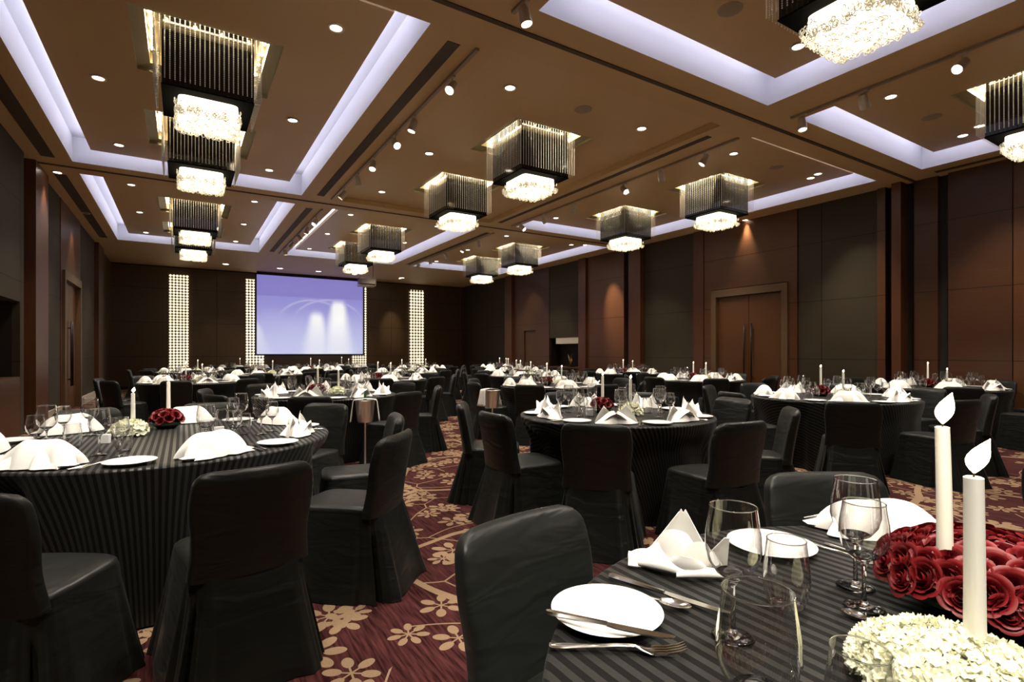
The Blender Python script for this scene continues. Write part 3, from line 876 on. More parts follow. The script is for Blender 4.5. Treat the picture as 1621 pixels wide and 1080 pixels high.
SECT = ('right', 'far right', 'far', 'far left', 'left', 'near left', 'near', 'near right')
CAMF = radians(90 - 31.845)
def sectors(t, angles):
    """one phrase per angle, seen from the camera; nearest free word"""
    base = atan2(t['y'], t['x']) if hypot(t['x'], t['y']) > 2.5 else CAMF
    used, out = set(), []
    for a in angles:
        q = ((a - base + pi / 2) / (2 * pi) * 8) % 8
        order = sorted(range(len(SECT)), key=lambda k: min(abs(k - q), 8 - abs(k - q)))
        k = next((k for k in order if k not in used), None)
        if k is None: out.append(None); continue
        used.add(k); out.append(SECT[k])
    return out

# ---- tablecloth
def cloth_top_bm(R):
    bm = bmesh.new(); uvl = bm.loops.layers.uv.new('cloth')
    seg = 96
    rr = [0, R * .5, R * .9, R - .012, R - .003, R]
    zz = [.75, .75, .75, .75, .747, .738]
    rings = []
    for r_, z in zip(rr, zz):
        rings.append([bm.verts.new((0, 0, z))] if r_ == 0 else [bm.verts.new((r_ * cos(2 * pi * k / seg), r_ * sin(2 * pi * k / seg), z)) for k in range(seg)])
    for a, b in zip(rings, rings[1:]):
        for k in range(seg):
            k2 = (k + 1) % seg
            bm.faces.new((a[0], b[k], b[k2]) if len(a) == 1 else (a[k], b[k], b[k2], a[k2]))
    for f in bm.faces:
        for l in f.loops: l[uvl].uv = (l.vert.co.x, l.vert.co.y)
    return bm

def skirt_bm(t):
    R = t['R']; bm = bmesh.new(); uvl = bm.loops.layers.uv.new('cloth')
    seg = 192; levels = 14
    rng = random.Random(int(t['x'] * 100))
    ph = rng.uniform(0, 6); nf = 19
    lim = []
    for k in range(seg):
        th = 2 * pi * k / seg; L = R + .03
        for cx, cyy, f in t['chairs']:
            dx, dy = cx - t['x'], cyy - t['y']
            r0 = hypot(dx, dy); ca = atan2(dy, dx)
            front = r0 - .34
            lat = abs((th - ca + pi) % (2 * pi) - pi) * R
            w = sstep((lat - .36) / .12)
            L = min(L, lerp(min(front, L), R + .03, w)) if lat < .48 else L
        lim.append(L)
    rows = []
    for j in range(levels + 1):
        s = j / levels; z = .738 - s * .728; row = []
        for k in range(seg):
            th = 2 * pi * k / seg
            r = R + .03 * s + .020 * s ** .7 * sin(nf * th + ph + 1.2 * sin(3 * th)) + .008 * s * sin(41 * th)
            b = sstep((.738 - z) / .22)
            if lim[k] < r: r = lerp(min(r, R), lim[k] + .004 * sin(nf * th), b) if lim[k] < R else min(r, lim[k] + .01)
            row.append(((r * cos(th), r * sin(th), z), ((R + .738 - z) * cos(th), (R + .738 - z) * sin(th))))
        rows.append([(bm.verts.new(p), uv) for p, uv in row])
    for a, b in zip(rows, rows[1:]):
        for k in range(seg):
            k2 = (k + 1) % seg
            q = (a[k], b[k], b[k2], a[k2])
            f = bm.faces.new([v for v, _ in q])
            for l, (_, uv) in zip(f.loops, q): l[uvl].uv = uv
    return bm

for key, t in TABLES.items():
    r = empty('banquet_table', (t['x'], t['y'], 0), cat='table', group='round banquet tables', label='round table under a floor-length black striped cloth, ' + t['phrase'])
    t['root'] = r
    finish('cloth_top', cloth_top_bm(t['R']), 'stripe', r, True)
    finish('cloth_skirt', skirt_bm(t), 'stripe', r, True)

# ---- chair: faces +X, origin on the floor under the seat
def make_chair():
    r = empty('banquet_chair', (0, 0, 0), cat='chair')
    # seat
    bm = bmesh.new()
    rings = []
    for z, s in ((.415, .985), (.44, 1.0), (.455, .985), (.466, .93), (.470, .80), (.472, .5)):
        rings.append([(p[0], p[1], z + .006 * sin(9 * p[1] + 4 * p[0])) for p in superring(.225 * s, .215 * s, 56, 6, .02, 0)])
    loft(bm, rings)
    finish('seat', bm, 'satin', r, True, angle=70)
    # backrest, leaning back, with a rolled rounded top
    bm = bmesh.new(); rings = []
    H0, H1 = .42, .845
    nz = 16
    for j in range(nz + 1):
        v = j / nz
        z = H0 + (H1 - H0) * (1 - (1 - v) ** 1.35)
        lean = -.205 - .075 * ((z - H0) / (H1 - H0)) ** 1.2
        e = max(0.0, (z - (H1 - .055)) / .055)
        hw = .222 - .055 * (1 - sqrt(max(0, 1 - e * e))) + .006 * sin(z * 20)
        ht = .034 * sqrt(max(.03, 1 - e * e)) + .006 * (1 - v)
        row = []
        for p in superring(ht, hw, 56, 5):
            bow = -.035 * (1 - (p[1] / .23) ** 2) + .02
            row.append((p[0] + lean + bow, p[1], z))
        rings.append(row)
    loft(bm, rings)
    finish('backrest', bm, 'satin', r, True, angle=75)
    # skirt to the floor with inverted corner pleats, deep flare behind
    bm = bmesh.new(); rings = []
    nseg = 120
    for j in range(11):
        s = j / 10; z = .44 - s * .436
        ring = superring(.222, .214, nseg, 7, .02, 0)
        row = []
        for k, p in enumerate(ring):
            th = 2 * pi * k / nseg
            flare = 1 + .17 * s
            back = max(0, -cos(th)) ** 2
            x = .02 + (p[0] - .02) * flare - back * (.046 + .09 * s)
            y = p[1] * (1 + .36 * s ** 1.15)
            corner = min(abs(((th - c + pi) % (2 * pi)) - pi) for c in (pi / 4, 3 * pi / 4, -pi / 4, -3 * pi / 4))
            pl = max(0, 1 - corner / .09) * .09 * sstep((s - .1) / .5)
            wv = .014 * s * sin(11 * th + 2) + .007 * s * sin(29 * th)
            L = hypot(x - .02, y) or 1
            x += (x - .02) / L * (wv - pl); y += y / L * (wv - pl)
            row.append((x, y, z))
        rings.append(row)
    loft(bm, rings, False, False)
    finish('skirt', bm, 'satin', r, True, angle=60)
    return r
chair0 = make_chair()
first = True
for key, t in TABLES.items():
    angs = [atan2(c[1] - t['y'], c[0] - t['x']) for c in t['chairs']]
    secs = sectors(t, angs)
    extra = iter(('beyond', 'behind', 'outer'))
    for (cx, cyy, f), s in zip(t['chairs'], secs):
        o = chair0 if first else copy_tree(chair0)
        first = False
        o.location = (cx, cyy, 0); o.rotation_euler = (0, 0, radians(f))
        s = s or ('far %s' % next(extra))
        o['label'] = 'black satin covered chair at the %s side of %s' % (s, t['phrase'])
        o['group'] = 'chairs at ' + t['phrase']

o = copy_tree(chair0); o.location = (3.24, .52, 0); o.rotation_euler = (0, 0, radians(-4))
o['label'] = 'black satin covered chair cut off by the picture edge beyond the red roses'; o['group'] = 'chairs of a table outside the picture'

# ---- glassware
def glass_parts(kind, near):
    seg = 40 if near else 14
    bm = bmesh.new()
    if kind == 'wine':     # 0.245 tall
        outer = [(0, .002), (.036, .002), (.038, .004), (.030, .007), (.010, .011), (.0045, .02), (.0040, .06), (.0042, .095), (.010, .108), (.030, .122), (.044, .142), (.0500, .165), (.0485, .195), (.0440, .225), (.0415, .245)]
        inner = [(.0403, .2455), (.0428, .225), (.0472, .195), (.0486, .166), (.0425, .144), (.028, .1255), (.006, .113), (0, .112)]
    elif kind == 'small':  # 0.205 tall
        outer = [(0, .002), (.033, .002), (.035, .004), (.028, .007), (.009, .011), (.0042, .02), (.0038, .05), (.0040, .080), (.009, .092), (.026, .104), (.038, .122), (.0425, .142), (.041, .168), (.037, .192), (.0355, .205)]
        inner = [(.0343, .2055), (.0358, .192), (.0397, .168), (.0411, .143), (.0365, .124), (.024, .1075), (.006, .097), (0, .096)]
    else:                  # stemless tumbler
        outer = [(0, .0), (.026, .0), (.033, .006), (.041, .03), (.0445, .055), (.043, .085), (.0385, .12), (.0365, .138)]
        inner = [(.0352, .1385), (.0372, .12), (.0417, .085), (.0431, .055), (.0395, .032), (.030, .012), (0, .010)]
    # solid stem, foot and bowl bottom; one thin wall above, closed by a rounded rim
    zc = {'wine': .122, 'small': .104, 'tumbler': .006}[kind]
    low = [p for p in outer if p[1] <= zc + 1e-6]; up = [p for p in outer if p[1] >= zc - 1e-6]
    if near:
        cap = [(up[0][0] * .94, zc + .0015), (up[0][0] * .6, zc - .004), (0, zc - (.008 if kind != 'tumbler' else -.003))]
        lathe(bm, low + cap, seg, mi=0 if kind != 'tumbler' else 1)
    else: lathe(bm, low, seg, mi=1)
    lathe(bm, up, seg, mi=1)
    rr, rz = outer[-1]
    lathe(bm, [(rr + .0011 * cos(q), rz + .0011 * sin(q)) for q in [2 * pi * i / 6 for i in range(6)]], seg, mi=0 if near else 1, close=True)
    return bm
GL = {}
for kind in ('wine', 'small', 'tumbler'):
    for near in (True, False):
        bmg = glass_parts(kind, near)
        me = bpy.data.meshes.new(kind + '_glass'); bmesh.ops.recalc_face_normals(bmg, faces=bmg.faces[:]); bmg.to_mesh(me); bmg.free()
        me.materials.append(M['glass_near']); me.materials.append(M['glass']); me.polygons.foreach_set('use_smooth', [True] * len(me.polygons))
        GL[kind, near] = me
def put_glass(kind, near, x, y, scale, label, group, z=.75):
    o = bpy.data.objects.new('tumbler' if kind == 'tumbler' else 'wine_glass', GL[kind, near]); link(o)
    o.location = (x, y, z); o.scale = (scale,) * 3; o.rotation_euler = (0, 0, random.uniform(0, 6))
    tag(o, label, 'glass', group)
    return o

# ---- plates
bm = bmesh.new(); lathe(bm, [(0, .004), (.055, .004), (.060, .001), (.066, .001), (.072, .006), (.106, .016), (.112, .0175), (.113, .019), (.110, .0195), (.080, .0125), (.070, .010), (0, .009)], 56)
plate0 = finish('bread_plate', bm, 'china', None, True, angle=60); PL = plate0.data
COL.objects.unlink(plate0); bpy.data.objects.remove(plate0)

# ---- cutlery, along +X (handle at -X), length about 0.22
def strip(bm, stations, thick=.0022):
    """stations: (x, half width, z)"""
    rings = []
    for x, w, z in stations:
        rings.append([(x, -w, z), (x, -w * .5, z - thick), (x, w * .5, z - thick), (x, w, z), (x, w * .5, z + thick), (x, -w * .5, z + thick)])
    loft(bm, rings)
def fork_bm():
    bm = bmesh.new()
    strip(bm, [(-.11, .004, .006), (-.105, .0085, .006), (-.085, .009, .006), (-.05, .0055, .007), (0, .0036, .010), (.03, .004, .011), (.042, .009, .007), (.055, .0125, .004), (.062, .0128, .0035)])
    for k in range(4):
        y = -.0105 + .007 * k
        rings = [[(x, y - w, z), (x, y + w, z), (x, y + w, z + .003), (x, y - w, z + .003)] for x, w, z in ((.058, .0021, .003), (.08, .0018, .004), (.10, .0015, .008), (.112, .0008, .013))]
        loft(bm, rings)
    return bm
def knife_bm(L=1.0):
    bm = bmesh.new()
    strip(bm, [(-.12 * L, .004, .005), (-.115 * L, .0085, .005), (-.09 * L, .0085, .005), (-.03 * L, .0055, .005), (0, .005, .005)], .0036)
    rings = [[(x * L, -w, .004), (x * L, h, .0045), (x * L, h, .0058), (x * L, -w, .0062)] for x, w, h in ((0, .006, .006), (.02, .010, .006), (.06, .0105, .006), (.10, .009, .006), (.118, .004, .005), (.122, .001, .004))]
    loft(bm, rings)
    return bm
def spoon_bm():
    bm = bmesh.new()
    strip(bm, [(-.11, .004, .006), (-.105, .0085, .006), (-.085, .009, .006), (-.05, .0055, .007), (0, .0036, .011), (.04, .0042, .010)])
    n_, m_ = 14, 7
    def f(u, v):
        x = -1 + 2 * u; w = sqrt(max(0.0, 1 - x * x)); y = (-1 + 2 * v) * w
        return (.072 + .036 * x, .0205 * y, .0105 - .0085 * (1 - min(1, x * x + y * y)))
    sheet(bm, f, n_, m_)
    g2 = bm.faces[:]
    bmesh.ops.remove_doubles(bm, verts=bm.verts[:], dist=1e-5)
    return bm
CUT = {}
for k, b_ in (('fork', fork_bm()), ('knife', knife_bm()), ('butter_knife', knife_bm(.86)), ('spoon', spoon_bm())):
    o = finish(k, b_, 'steel', None, True, angle=40); CUT[k] = o.data; bpy.data.objects.remove(o)
def put_cut(kind, x, y, deg, label, group, z=.75, s=1.0, tilt=0.0):
    o = bpy.data.objects.new(kind, CUT[kind]); link(o); o.location = (x, y, z + .002); o.rotation_euler = (0, tilt, radians(deg)); o.scale = (s,) * 3
    return tag(o, label, 'cutlery', group)

# ---- napkins: body mound plus standing folds, width 0.4
def solid_sheets(bm, sheets, th=.003):
    for fn, nu, nv in sheets:
        b2 = bmesh.new(); sheet(b2, fn, nu, nv)
        bmesh.ops.recalc_face_normals(b2, faces=b2.faces[:])
        bmesh.ops.solidify(b2, geom=b2.faces[:], thickness=th)
        me = bpy.data.meshes.new('t'); b2.to_mesh(me); b2.free(); bm.from_mesh(me); bpy.data.meshes.remove(me)

def napkin_dome():
    """open fan mound, long side along Y, front at -X"""
    bm = bmesh.new()
    def shell(u, v):
        # u along the arch (left to right), v from front hem over the ridge to the back hem
        a = pi * u
        yy = -cos(a) * .205 * (1 - .28 * sstep(1 - abs(2 * v - 1)) * .6)
        arch = sin(a) ** .62
        prof = sin(pi * min(1, v * 1.0)) ** .8
        z = .145 * arch * prof * (1 - .05 * sin(5 * a))
        xx = lerp(-.13, .10, v) * (.35 + .65 * sin(a)) + .018 * sin(6 * a) * (1 - v)
        crease = .012 * (1 - v) * (1 - abs((u * 3) % 1 - .5) * 2)
        return (xx - crease, yy, max(.0015, z))
    def flap(u, v):
        # front fold hanging off the ridge, meeting the table in a pinched point
        yy = lerp(-.16, .16, u) * lerp(.55, 1.18, v)
        z = .118 * (1 - v) * (1 - .35 * (2 * u - 1) ** 2) + .003
        pinch = math.exp(-((u - .5) / .09) ** 2)
        xx = -.045 - .105 * v ** .8 + .030 * pinch * v + .012 * sin(u * 14) * v
        return (xx, yy, z)
    def tail(u, v):
        yy = lerp(.14, .225, u); w = lerp(.06, .02, u)
        return (-.07 + lerp(-w, w, v), yy, .012 + .03 * (1 - u) * sin(pi * v))
    solid_sheets(bm, [(shell, 30, 14), (flap, 28, 10), (tail, 6, 6), (lambda u, v: (tail(u, v)[0], -tail(u, v)[1], tail(u, v)[2]), 6, 6)])
    return bm
def napkin_crown():
    """two standing pointed ears over a crumpled base"""
    bm = bmesh.new()
    def ear(y0, x0, h, w, lean, rot):
        def f(u, v):
            a = lerp(-1.15, 1.15, u)
            rr = w * (1 - v) ** .75 + .004
            x = x0 + rr * .75 * (cos(a) - .5) + lean * v * v
            y = y0 + rr * sin(a) + rot * v
            return (x, y, .002 + h * v * (1 - .12 * abs(a)))
        return f
    def base(u, v):
        a = 2 * pi * u
        rr = lerp(.02, .125, v) * (1 + .18 * sin(3 * a + 1) * v + .08 * sin(7 * a))
        z = .075 * (1 - v ** 1.6) * (1 + .2 * sin(5 * a)) + .003
        return (rr * .72 * cos(a), rr * 1.15 * sin(a), z)
    solid_sheets(bm, [(base, 36, 9), (ear(-.075, .0, .145, .105, .02, -.01), 14, 9), (ear(.06, .015, .132, .10, -.01, .025), 14, 9), (ear(.0, -.05, .09, .12, -.03, 0), 14, 7)])
    return bm
def napkin_hero():
    """tall peak with a wide side wing and rolled inner petals"""
    bm = bmesh.new()
    def peak(u, v):
        s = lerp(-1, 1, u); w = lerp(.155, .012, v ** .9)
        return (.045 - .02 * v - .05 * s * s * (1 - v), s * w + .02 - .02 * v, max(.005, .015 + .135 * v ** .95 - .025 * abs(s) * (1 - v) + .004 * sin(5 * s)))
    def wing(u, v):
        s = lerp(-1, 1, v); w = lerp(.075, .035, u)
        y = lerp(.02, .185, u)
        return (.0 + s * w * .55 - .02 * u, y, max(.005, .070 - .030 * u - .05 * s * s + .01 * sin(6 * u)))
    def petal(y0, x0, h, w, tw, out):
        def f(u, v):
            a = lerp(-1.35, 1.35, u) + tw
            rr = w * (.55 + .45 * sin(pi * (.15 + .8 * v)))
            return (x0 - rr * cos(a) * .8 - out * v * v, y0 + rr * sin(a), .004 + h * v * (1 - .22 * (2 * u - 1) ** 2))
        return f
    def roll(y0, y1, x0, x1, r):
        def f(u, v):
            a = lerp(-.4, 2 * pi - .9, v); q = r * (1 - .55 * abs(2 * u - 1) ** 2)
            return (lerp(x0, x1, u) + q * cos(a), lerp(y0, y1, u), .003 + q * (1 + sin(a)) * .75)
        return f
    def ear2(u, v):
        s = lerp(-1, 1, u); w = lerp(.06, .008, v)
        return (.0 - .03 * v, -.085 - .06 * v + s * w, max(.005, .01 + .09 * v - .02 * abs(s) * (1 - v)))
    solid_sheets(bm, [(peak, 20, 14), (wing, 14, 12), (petal(.02, .02, .105, .075, .1, .01), 18, 10), (petal(-.045, .0, .085, .06, -.35, .02), 16, 10), (petal(-.02, -.03, .055, .07, .3, .03), 16, 8),
                      (roll(-.03, .15, -.085, -.03, .022), 16, 12), (roll(-.15, .02, -.05, -.095, .018), 16, 12), (roll(.05, .19, .0, .02, .024), 14, 12), (ear2, 12, 9)])
    return bm
NAP = {}
for k, b_ in (('dome', napkin_dome()), ('crown', napkin_crown()), ('hero', napkin_hero())):
    o = finish(k, b_, 'napkin', None, True, angle=80)
    NAP[k] = o.data; bpy.data.objects.remove(o)
def put_napkin(kind, x, y, deg, s, label, group, z=.756):
    o = bpy.data.objects.new('napkin', NAP[kind]); link(o); o.location = (x, y, z); o.rotation_euler = (0, 0, radians(deg)); o.scale = (s,) * 3
    return tag(o, label, 'napkin', group)

# ---- flowers
def rose_bm(seed, near):
    rng = random.Random(seed); bm = bmesh.new()
    R = .034; turns = 3.1; ph = rng.uniform(0, 6)
    def coil(u, v):          # the rolled heart
        a = ph + u * turns * 2 * pi
        r_ = R * (.06 + .62 * u) * (.80 + .30 * v ** 2) * (1 + .07 * sin(2.6 * a))
        top = R * (.72 - .16 * u + .07 * sin(1.7 * a + 1))
        return (r_ * cos(a), r_ * sin(a), lerp(-R * .55, top, v))
    sheet(bm, coil, 64 if near else 26, 5 if near else 2)
    for li, (rr, cnt, hh, curl) in enumerate(((.80, 4, .62, .16), (1.02, 5, .48, .34)) if near else ((.95, 5, .52, .3),)):
        off = rng.uniform(0, 6)
        for k in range(cnt):
            a0 = off + 2 * pi * k / cnt + rng.uniform(-.15, .15); span = 2 * pi / cnt * .80; hk = hh * rng.uniform(.88, 1.1)
            def f(u, v):
                q = 2 * u - 1
                a = a0 + q * span * (1 - .10 * v)
                dome = sqrt(max(0, 1 - abs(q) ** 2.6))
                vv = v * (.25 + .75 * dome)
                r_ = R * (rr * (.42 + .62 * sin(vv * 1.45)) + curl * vv ** 3)
                return (r_ * cos(a), r_ * sin(a), R * (-.75 + (hk + .75) * sin(vv * 1.50)) - R * curl * .55 * max(0, vv - .75) * 2)
            sheet(bm, f, 12 if near else 6, 7 if near else 3)
    return bm
ROSE = {}
for s in range(4):
    o = finish('rose', rose_bm(s, True), 'rose', None, True); ROSE[s] = o.data; bpy.data.objects.remove(o)
o = finish('rose', rose_bm(9, False), 'rose', None, True); ROSE['far'] = o.data; bpy.data.objects.remove(o)

def floret_bm(R, H, cnt, seed, size):
    rng = random.Random(seed); bm = bmesh.new()
    for k in range(cnt):
        t = (k + .5) / cnt; ph = math.acos(1 - t * .98); a = k * 2.39996
        d = Vector((sin(ph) * cos(a), sin(ph) * sin(a), cos(ph)))
        c = Vector((d.x * R, d.y * R, d.z * H)) * rng.uniform(.93, 1.04)
        nrm = (d + Vector((rng.uniform(-.6, .6), rng.uniform(-.6, .6), rng.uniform(-.2, .5)))).normalized()
        u = nrm.orthogonal().normalized(); w = nrm.cross(u); rot = rng.uniform(0, pi)
        for q in range(4):
            b = rot + q * pi / 2
            e = cos(b) * u + sin(b) * w; s2 = -sin(b) * u + cos(b) * w
            L = size * rng.uniform(.85, 1.15); W = L * .62
            pts = [c, c + e * L * .5 - s2 * W + nrm * L * .10, c + e * L * 1.05 - s2 * W * .5 + nrm * L * .55, c + e * L * 1.12 + nrm * L * .34, c + e * L * 1.05 + s2 * W * .5 + nrm * L * .55, c + e * L * .5 + s2 * W + nrm * L * .10]
            mid = bm.verts.new(c + e * L * .6 + nrm * L * .06)
            vv = [bm.verts.new(p) for p in pts]
            for i in range(6): bm.faces.new((vv[i], vv[(i + 1) % 6], mid))
    return bm
def core_bm(R, H, seg=20):
    bm = bmesh.new(); prof = [(0, H)] + [(R * sin(a), H * cos(a)) for a in [pi / 2 * k / 7 for k in range(1, 8)]] + [(R * .8, -.01), (0, -.012)]
    lathe(bm, prof, seg); return bm

def red_arrangement(near, Rr, H, seed):
    r = empty('rose_arrangement', (0, 0, 0), cat='flowers')
    bm = bmesh.new(); lathe(bm, [(0, 0), (Rr * .55, 0), (Rr * .8, .025), (Rr * .86, .05), (Rr * .8, .05), (0, .04)], 28); finish('bowl', bm, 'bowl', r, True)
    finish('foliage', core_bm(Rr * .84, H * .80), 'leaf', r, True, loc=(0, 0, .028))
    rng = random.Random(seed)
    cnt = 74 if near else 22
    for k in range(cnt):
        t = (k + .5) / cnt; ph = math.acos(1 - t * (.88 if near else .85)); a = k * 2.39996 + .4
        d = Vector((sin(ph) * cos(a), sin(ph) * sin(a), cos(ph)))
        o = bpy.data.objects.new('rose', ROSE[rng.randrange(4)] if near else ROSE['far']); link(o, r)
        o.location = (d.x * Rr * .90, d.y * Rr * .90, .048 + d.z * H * .80)
        nn = (d + Vector((rng.uniform(-.2, .2), rng.uniform(-.2, .2), .15))).normalized()
        o.rotation_euler = nn.to_track_quat('Z', 'Y').to_euler()
        s = rng.uniform(.95, 1.25) * (.80 if near else .72)
        o.scale = (s, s, s)
    return r
def white_arrangement(near, Rr, H, seed):
    r = empty('white_flower_arrangement', (0, 0, 0), cat='flowers')
    bm = bmesh.new(); lathe(bm, [(0, 0), (Rr * .55, 0), (Rr * .82, .02), (Rr * .88, .04), (Rr * .8, .04), (0, .03)], 28); finish('bowl', bm, 'bowl', r, True)
    finish('flower_core', core_bm(Rr * .90, H * .86), 'hydrangea', r, True, loc=(0, 0, .02))
    o = finish('petals', floret_bm(Rr, H, 720 if near else 150, seed, .0115 if near else .017), 'hydrangea', r, False, loc=(0, 0, .02)); o['kind'] = 'stuff'
    return r
red_far = red_arrangement(False, .105, .10, 3); white_far = white_arrangement(False, .10, .08, 4)
used_far = [False]

# ---- candles
def candle_bm(h, r0, r1, lean):
    bm = bmesh.new()
    pts = [(lean * (k / 8) ** 2, 0, h * k / 8) for k in range(9)]
    rad = [lerp(r0, r1, k / 8) for k in range(9)]
    tube(bm, pts + [(lean, 0, h + .0015), (lean, 0, h - .001)], rad + [r1 * .8, r1 * .55], 20)
    return bm
def flame_bm(h, w, lean):
    bm = bmesh.new()
    prof = [(0, .02), (.12, .45), (.25, .80), (.38, .98), (.52, .96), (.66, .78), (.80, .48), (.92, .2), (1, .02)]
    rings = []
    for t, q in prof:
        rings.append([(lean * t * t + w * q * cos(2 * pi * k / 14), w * q * sin(2 * pi * k / 14), h * t) for k in range(14)])
    loft(bm, rings); return bm
def candle(x, y, z, h, r0, r1, lean, fh, fw, flean, rot, label, group, power):
    r = empty('taper_candle', (x, y, z), radians(rot), label=label, cat='candle', group=group)
    finish('wax', candle_bm(h, r0, r1, lean), 'wax', r, True, angle=50)
    bm = bmesh.new(); tube(bm, [(lean, 0, h), (lean + .001, 0, h + .008), (lean + .004, 0, h + .014)], .0016, 6); finish('wick', bm, 'wick', r)
    o = finish('flame', flame_bm(fh, fw, flean), 'flame', r, True, loc=(lean + .001, 0, h + .006))
    ld = bpy.data.lights.new('flame_light', 'POINT'); ld.energy = power; ld.color = (1, .80, .58); ld.shadow_soft_size = fw
    lo = bpy.data.objects.new('flame_light', ld); link(lo); lo.location = (x, y, z + h + .006 + fh * 1.25)
    return r

# ------------------------------------------------------------------ lay every table except the nearest
RIGHT = Vector((cos(radians(31.845)), -sin(radians(31.845))))
for key, t in TABLES.items():
    cx, cyy, R, ph = t['x'], t['y'], t['R'], t['phrase']
    if key == 'A': continue
    ns = t['nseat']; angs = [radians(t['phi0']) + 2 * pi * k / ns for k in range(ns)]
    secs = sectors(t, angs)
    near = t['detail'] >= 2
    fwd = Vector((cx, cyy)).normalized(); rt = Vector((fwd.y, -fwd.x)); c = Vector((cx, cyy))
    pr = c - rt * .12 + fwd * .10; pw = c + rt * .13 - fwd * .06
    if key == 'B': pr = Vector((-.10, 4.55)); pw = Vector((-.30, 4.25))
    def put_glass_clear(kind, x, y, label):
        if min((Vector((x, y)) - pr).length, (Vector((x, y)) - pw).length) > .185: put_glass(kind, near, x, y, 1.0, label, 'glasses at ' + ph)
    for k, (a, s) in enumerate(zip(angs, secs)):
        def at(da, r): return cx + r * cos(a + da), cyy + r * sin(a + da)
        rn = R - .175
        x, y = at(0, rn)
        kind = 'dome' if (key == 'B' and k not in (2,)) else ('crown' if key in 'CF' or (k % 3 == 1) or key == 'B' else 'dome')
        jitter = random.uniform(-14, 14)
        put_napkin(kind, x, y, math.degrees(a) + 180 + jitter, (1.0 if kind == 'crown' else .87) * (1.0 if near or kind == 'dome' else 1.12), 'folded white napkin at the %s side of %s' % (s, ph), 'napkins at ' + ph)
        x, y = at(-.43, R - .14)
        o = bpy.data.objects.new('bread_plate', PL); link(o); o.location = (x, y, .75)
        tag(o, 'round white bread plate at the %s seat of %s' % (s, ph), 'plate', 'plates at ' + ph)
        if cyy < 16:
            x, y = at(.10, R - .42); put_glass_clear('wine', x, y, 'larger wine glass at the %s seat of %s' % (s, ph))
        if cyy < 12 or cyy >= 16:
            x, y = at(.32, R - .36); put_glass_clear('small', x, y, 'smaller wine glass at the %s seat of %s' % (s, ph))
        x, y = at(.21, R - .53); put_glass_clear('tumbler', x, y, 'stemless tumbler at the %s seat of %s' % (s, ph))
        if t['detail'] >= 1:
            dg = math.degrees(a) + 180
            x, y = at(.266, R - .15); put_cut('knife', x, y, dg, 'steel dinner knife at the %s seat of %s' % (s, ph), 'cutlery at ' + ph)
            x, y = at(.305, R - .15); put_cut('fork', x, y, dg, 'steel dinner fork at the %s seat of %s' % (s, ph), 'cutlery at ' + ph)
    # centre pieces: red roses behind, white flowers beside, a taper in each
    for src, p, what in ((red_far, pr, 'dome of red roses in a low bowl on '), (white_far, pw, 'low bowl of creamy white flowers on ')):
        i = 0 if src is red_far else 1
        o = src if not used_far[0] else copy_tree(src)
        o.location = (p.x, p.y, .75); o.rotation_euler = (0, 0, random.uniform(0, 6))
        o['label'] = what + ph; o['group'] = 'table flowers'
    used_far[0] = True
    h1, h2 = random.uniform(.27, .31), random.uniform(.24, .29)
    candle(pr.x + .01, pr.y, .83, h1 - .03, .0135, .0115, 0, .034, .010, .006, 0, 'lit white taper candle rising from the red roses of ' + ph, 'candles on ' + ph, .35)
    candle(pw.x + .02, pw.y + .02, .82, h2 - .04, .0135, .0115, 0, .034, .010, .006, 0, 'lit white taper candle rising from the white flowers of ' + ph, 'candles on ' + ph, .35)
    # small white place cards / condiment blocks on the two close tables
    if near:
        for i, (dx, dy) in enumerate(((-.30, -.02), (.30, -.02)) if key == 'B' else ((-.22, -.16), (.30, .16))):
            p = c + rt * dx + fwd * dy
            bm = bmesh.new(); box(bm, -.03, .03, -.012, .012, 0, .055); bevel_all(bm, .003)
            tag(finish('menu_holder', bm, 'china', loc=(p.x, p.y, .75), rotz=random.uniform(-.6, .2)), 'small white menu block standing %s the flowers of %s' % (('left of', 'right of')[i], ph), 'card holder')

# ------------------------------------------------------------------ the nearest table
A_ = 'the nearest table'
hero = put_napkin('hero', 1.052, .893, 41, 1.0, 'tall folded white napkin beside the bread plate of the nearest table', 'napkins at the nearest table')
hero.scale = (.74, .70, .92)
back_nap = put_napkin('dome', 1.77, .76, 236, .86, 'wide folded white napkin behind the wine glasses on the nearest table', 'napkins at the nearest table')
back_nap.scale = (.86, .86, .66)
def put_plate(x, y, label):
    o = bpy.data.objects.new('bread_plate', PL); link(o); o.location = (x, y, .75); tag(o, label, 'plate', 'plates at the nearest table'); o.scale = (1.0,) * 3
put_plate(.735, .817, 'white bread plate with a butter knife lying across it, nearest table')
put_plate(1.375, .862, 'white bread plate seen behind the glasses of the nearest table')
put_plate(1.86, .47, 'white bread plate behind the red roses, at the picture edge')
gA = 'glasses on the nearest table'
put_glass('wine', True, .885, .631, 1.02, 'tall wine glass in front of the peaked napkin, nearest table', gA)
put_glass('tumbler', True, 1.087, .647, 1.05, 'stemless tumbler standing before the second bread plate, nearest table', gA)
put_glass('wine', True, .607, .398, 1.0, 'closest wine glass at the bottom of the picture, nearest table', gA)
put_glass('wine', True, 1.312, .617, 1.02, 'larger wine glass left of the roses, the rear of two', gA)
put_glass('small', True, 1.218, .556, 1.10, 'smaller wine glass left of the roses, the front of two', gA)
put_glass('tumbler', True, .78, .36, 1.0, 'stemless tumbler half hidden left of the white flowers', gA)
cA = 'cutlery on the nearest table'
def cut_between(kind, p, q, label, z=.75, L=.222, tilt=0):
    d = Vector(q) - Vector(p); m_ = (Vector(p) + Vector(q)) / 2
    put_cut(kind, m_.x, m_.y, math.degrees(atan2(d.y, d.x)), label, cA, z, d.length / L, tilt)
cut_between('butter_knife', (0.605, 0.848), (0.745, 0.649), 'butter knife lying across the nearest white bread plate', .774, .208)
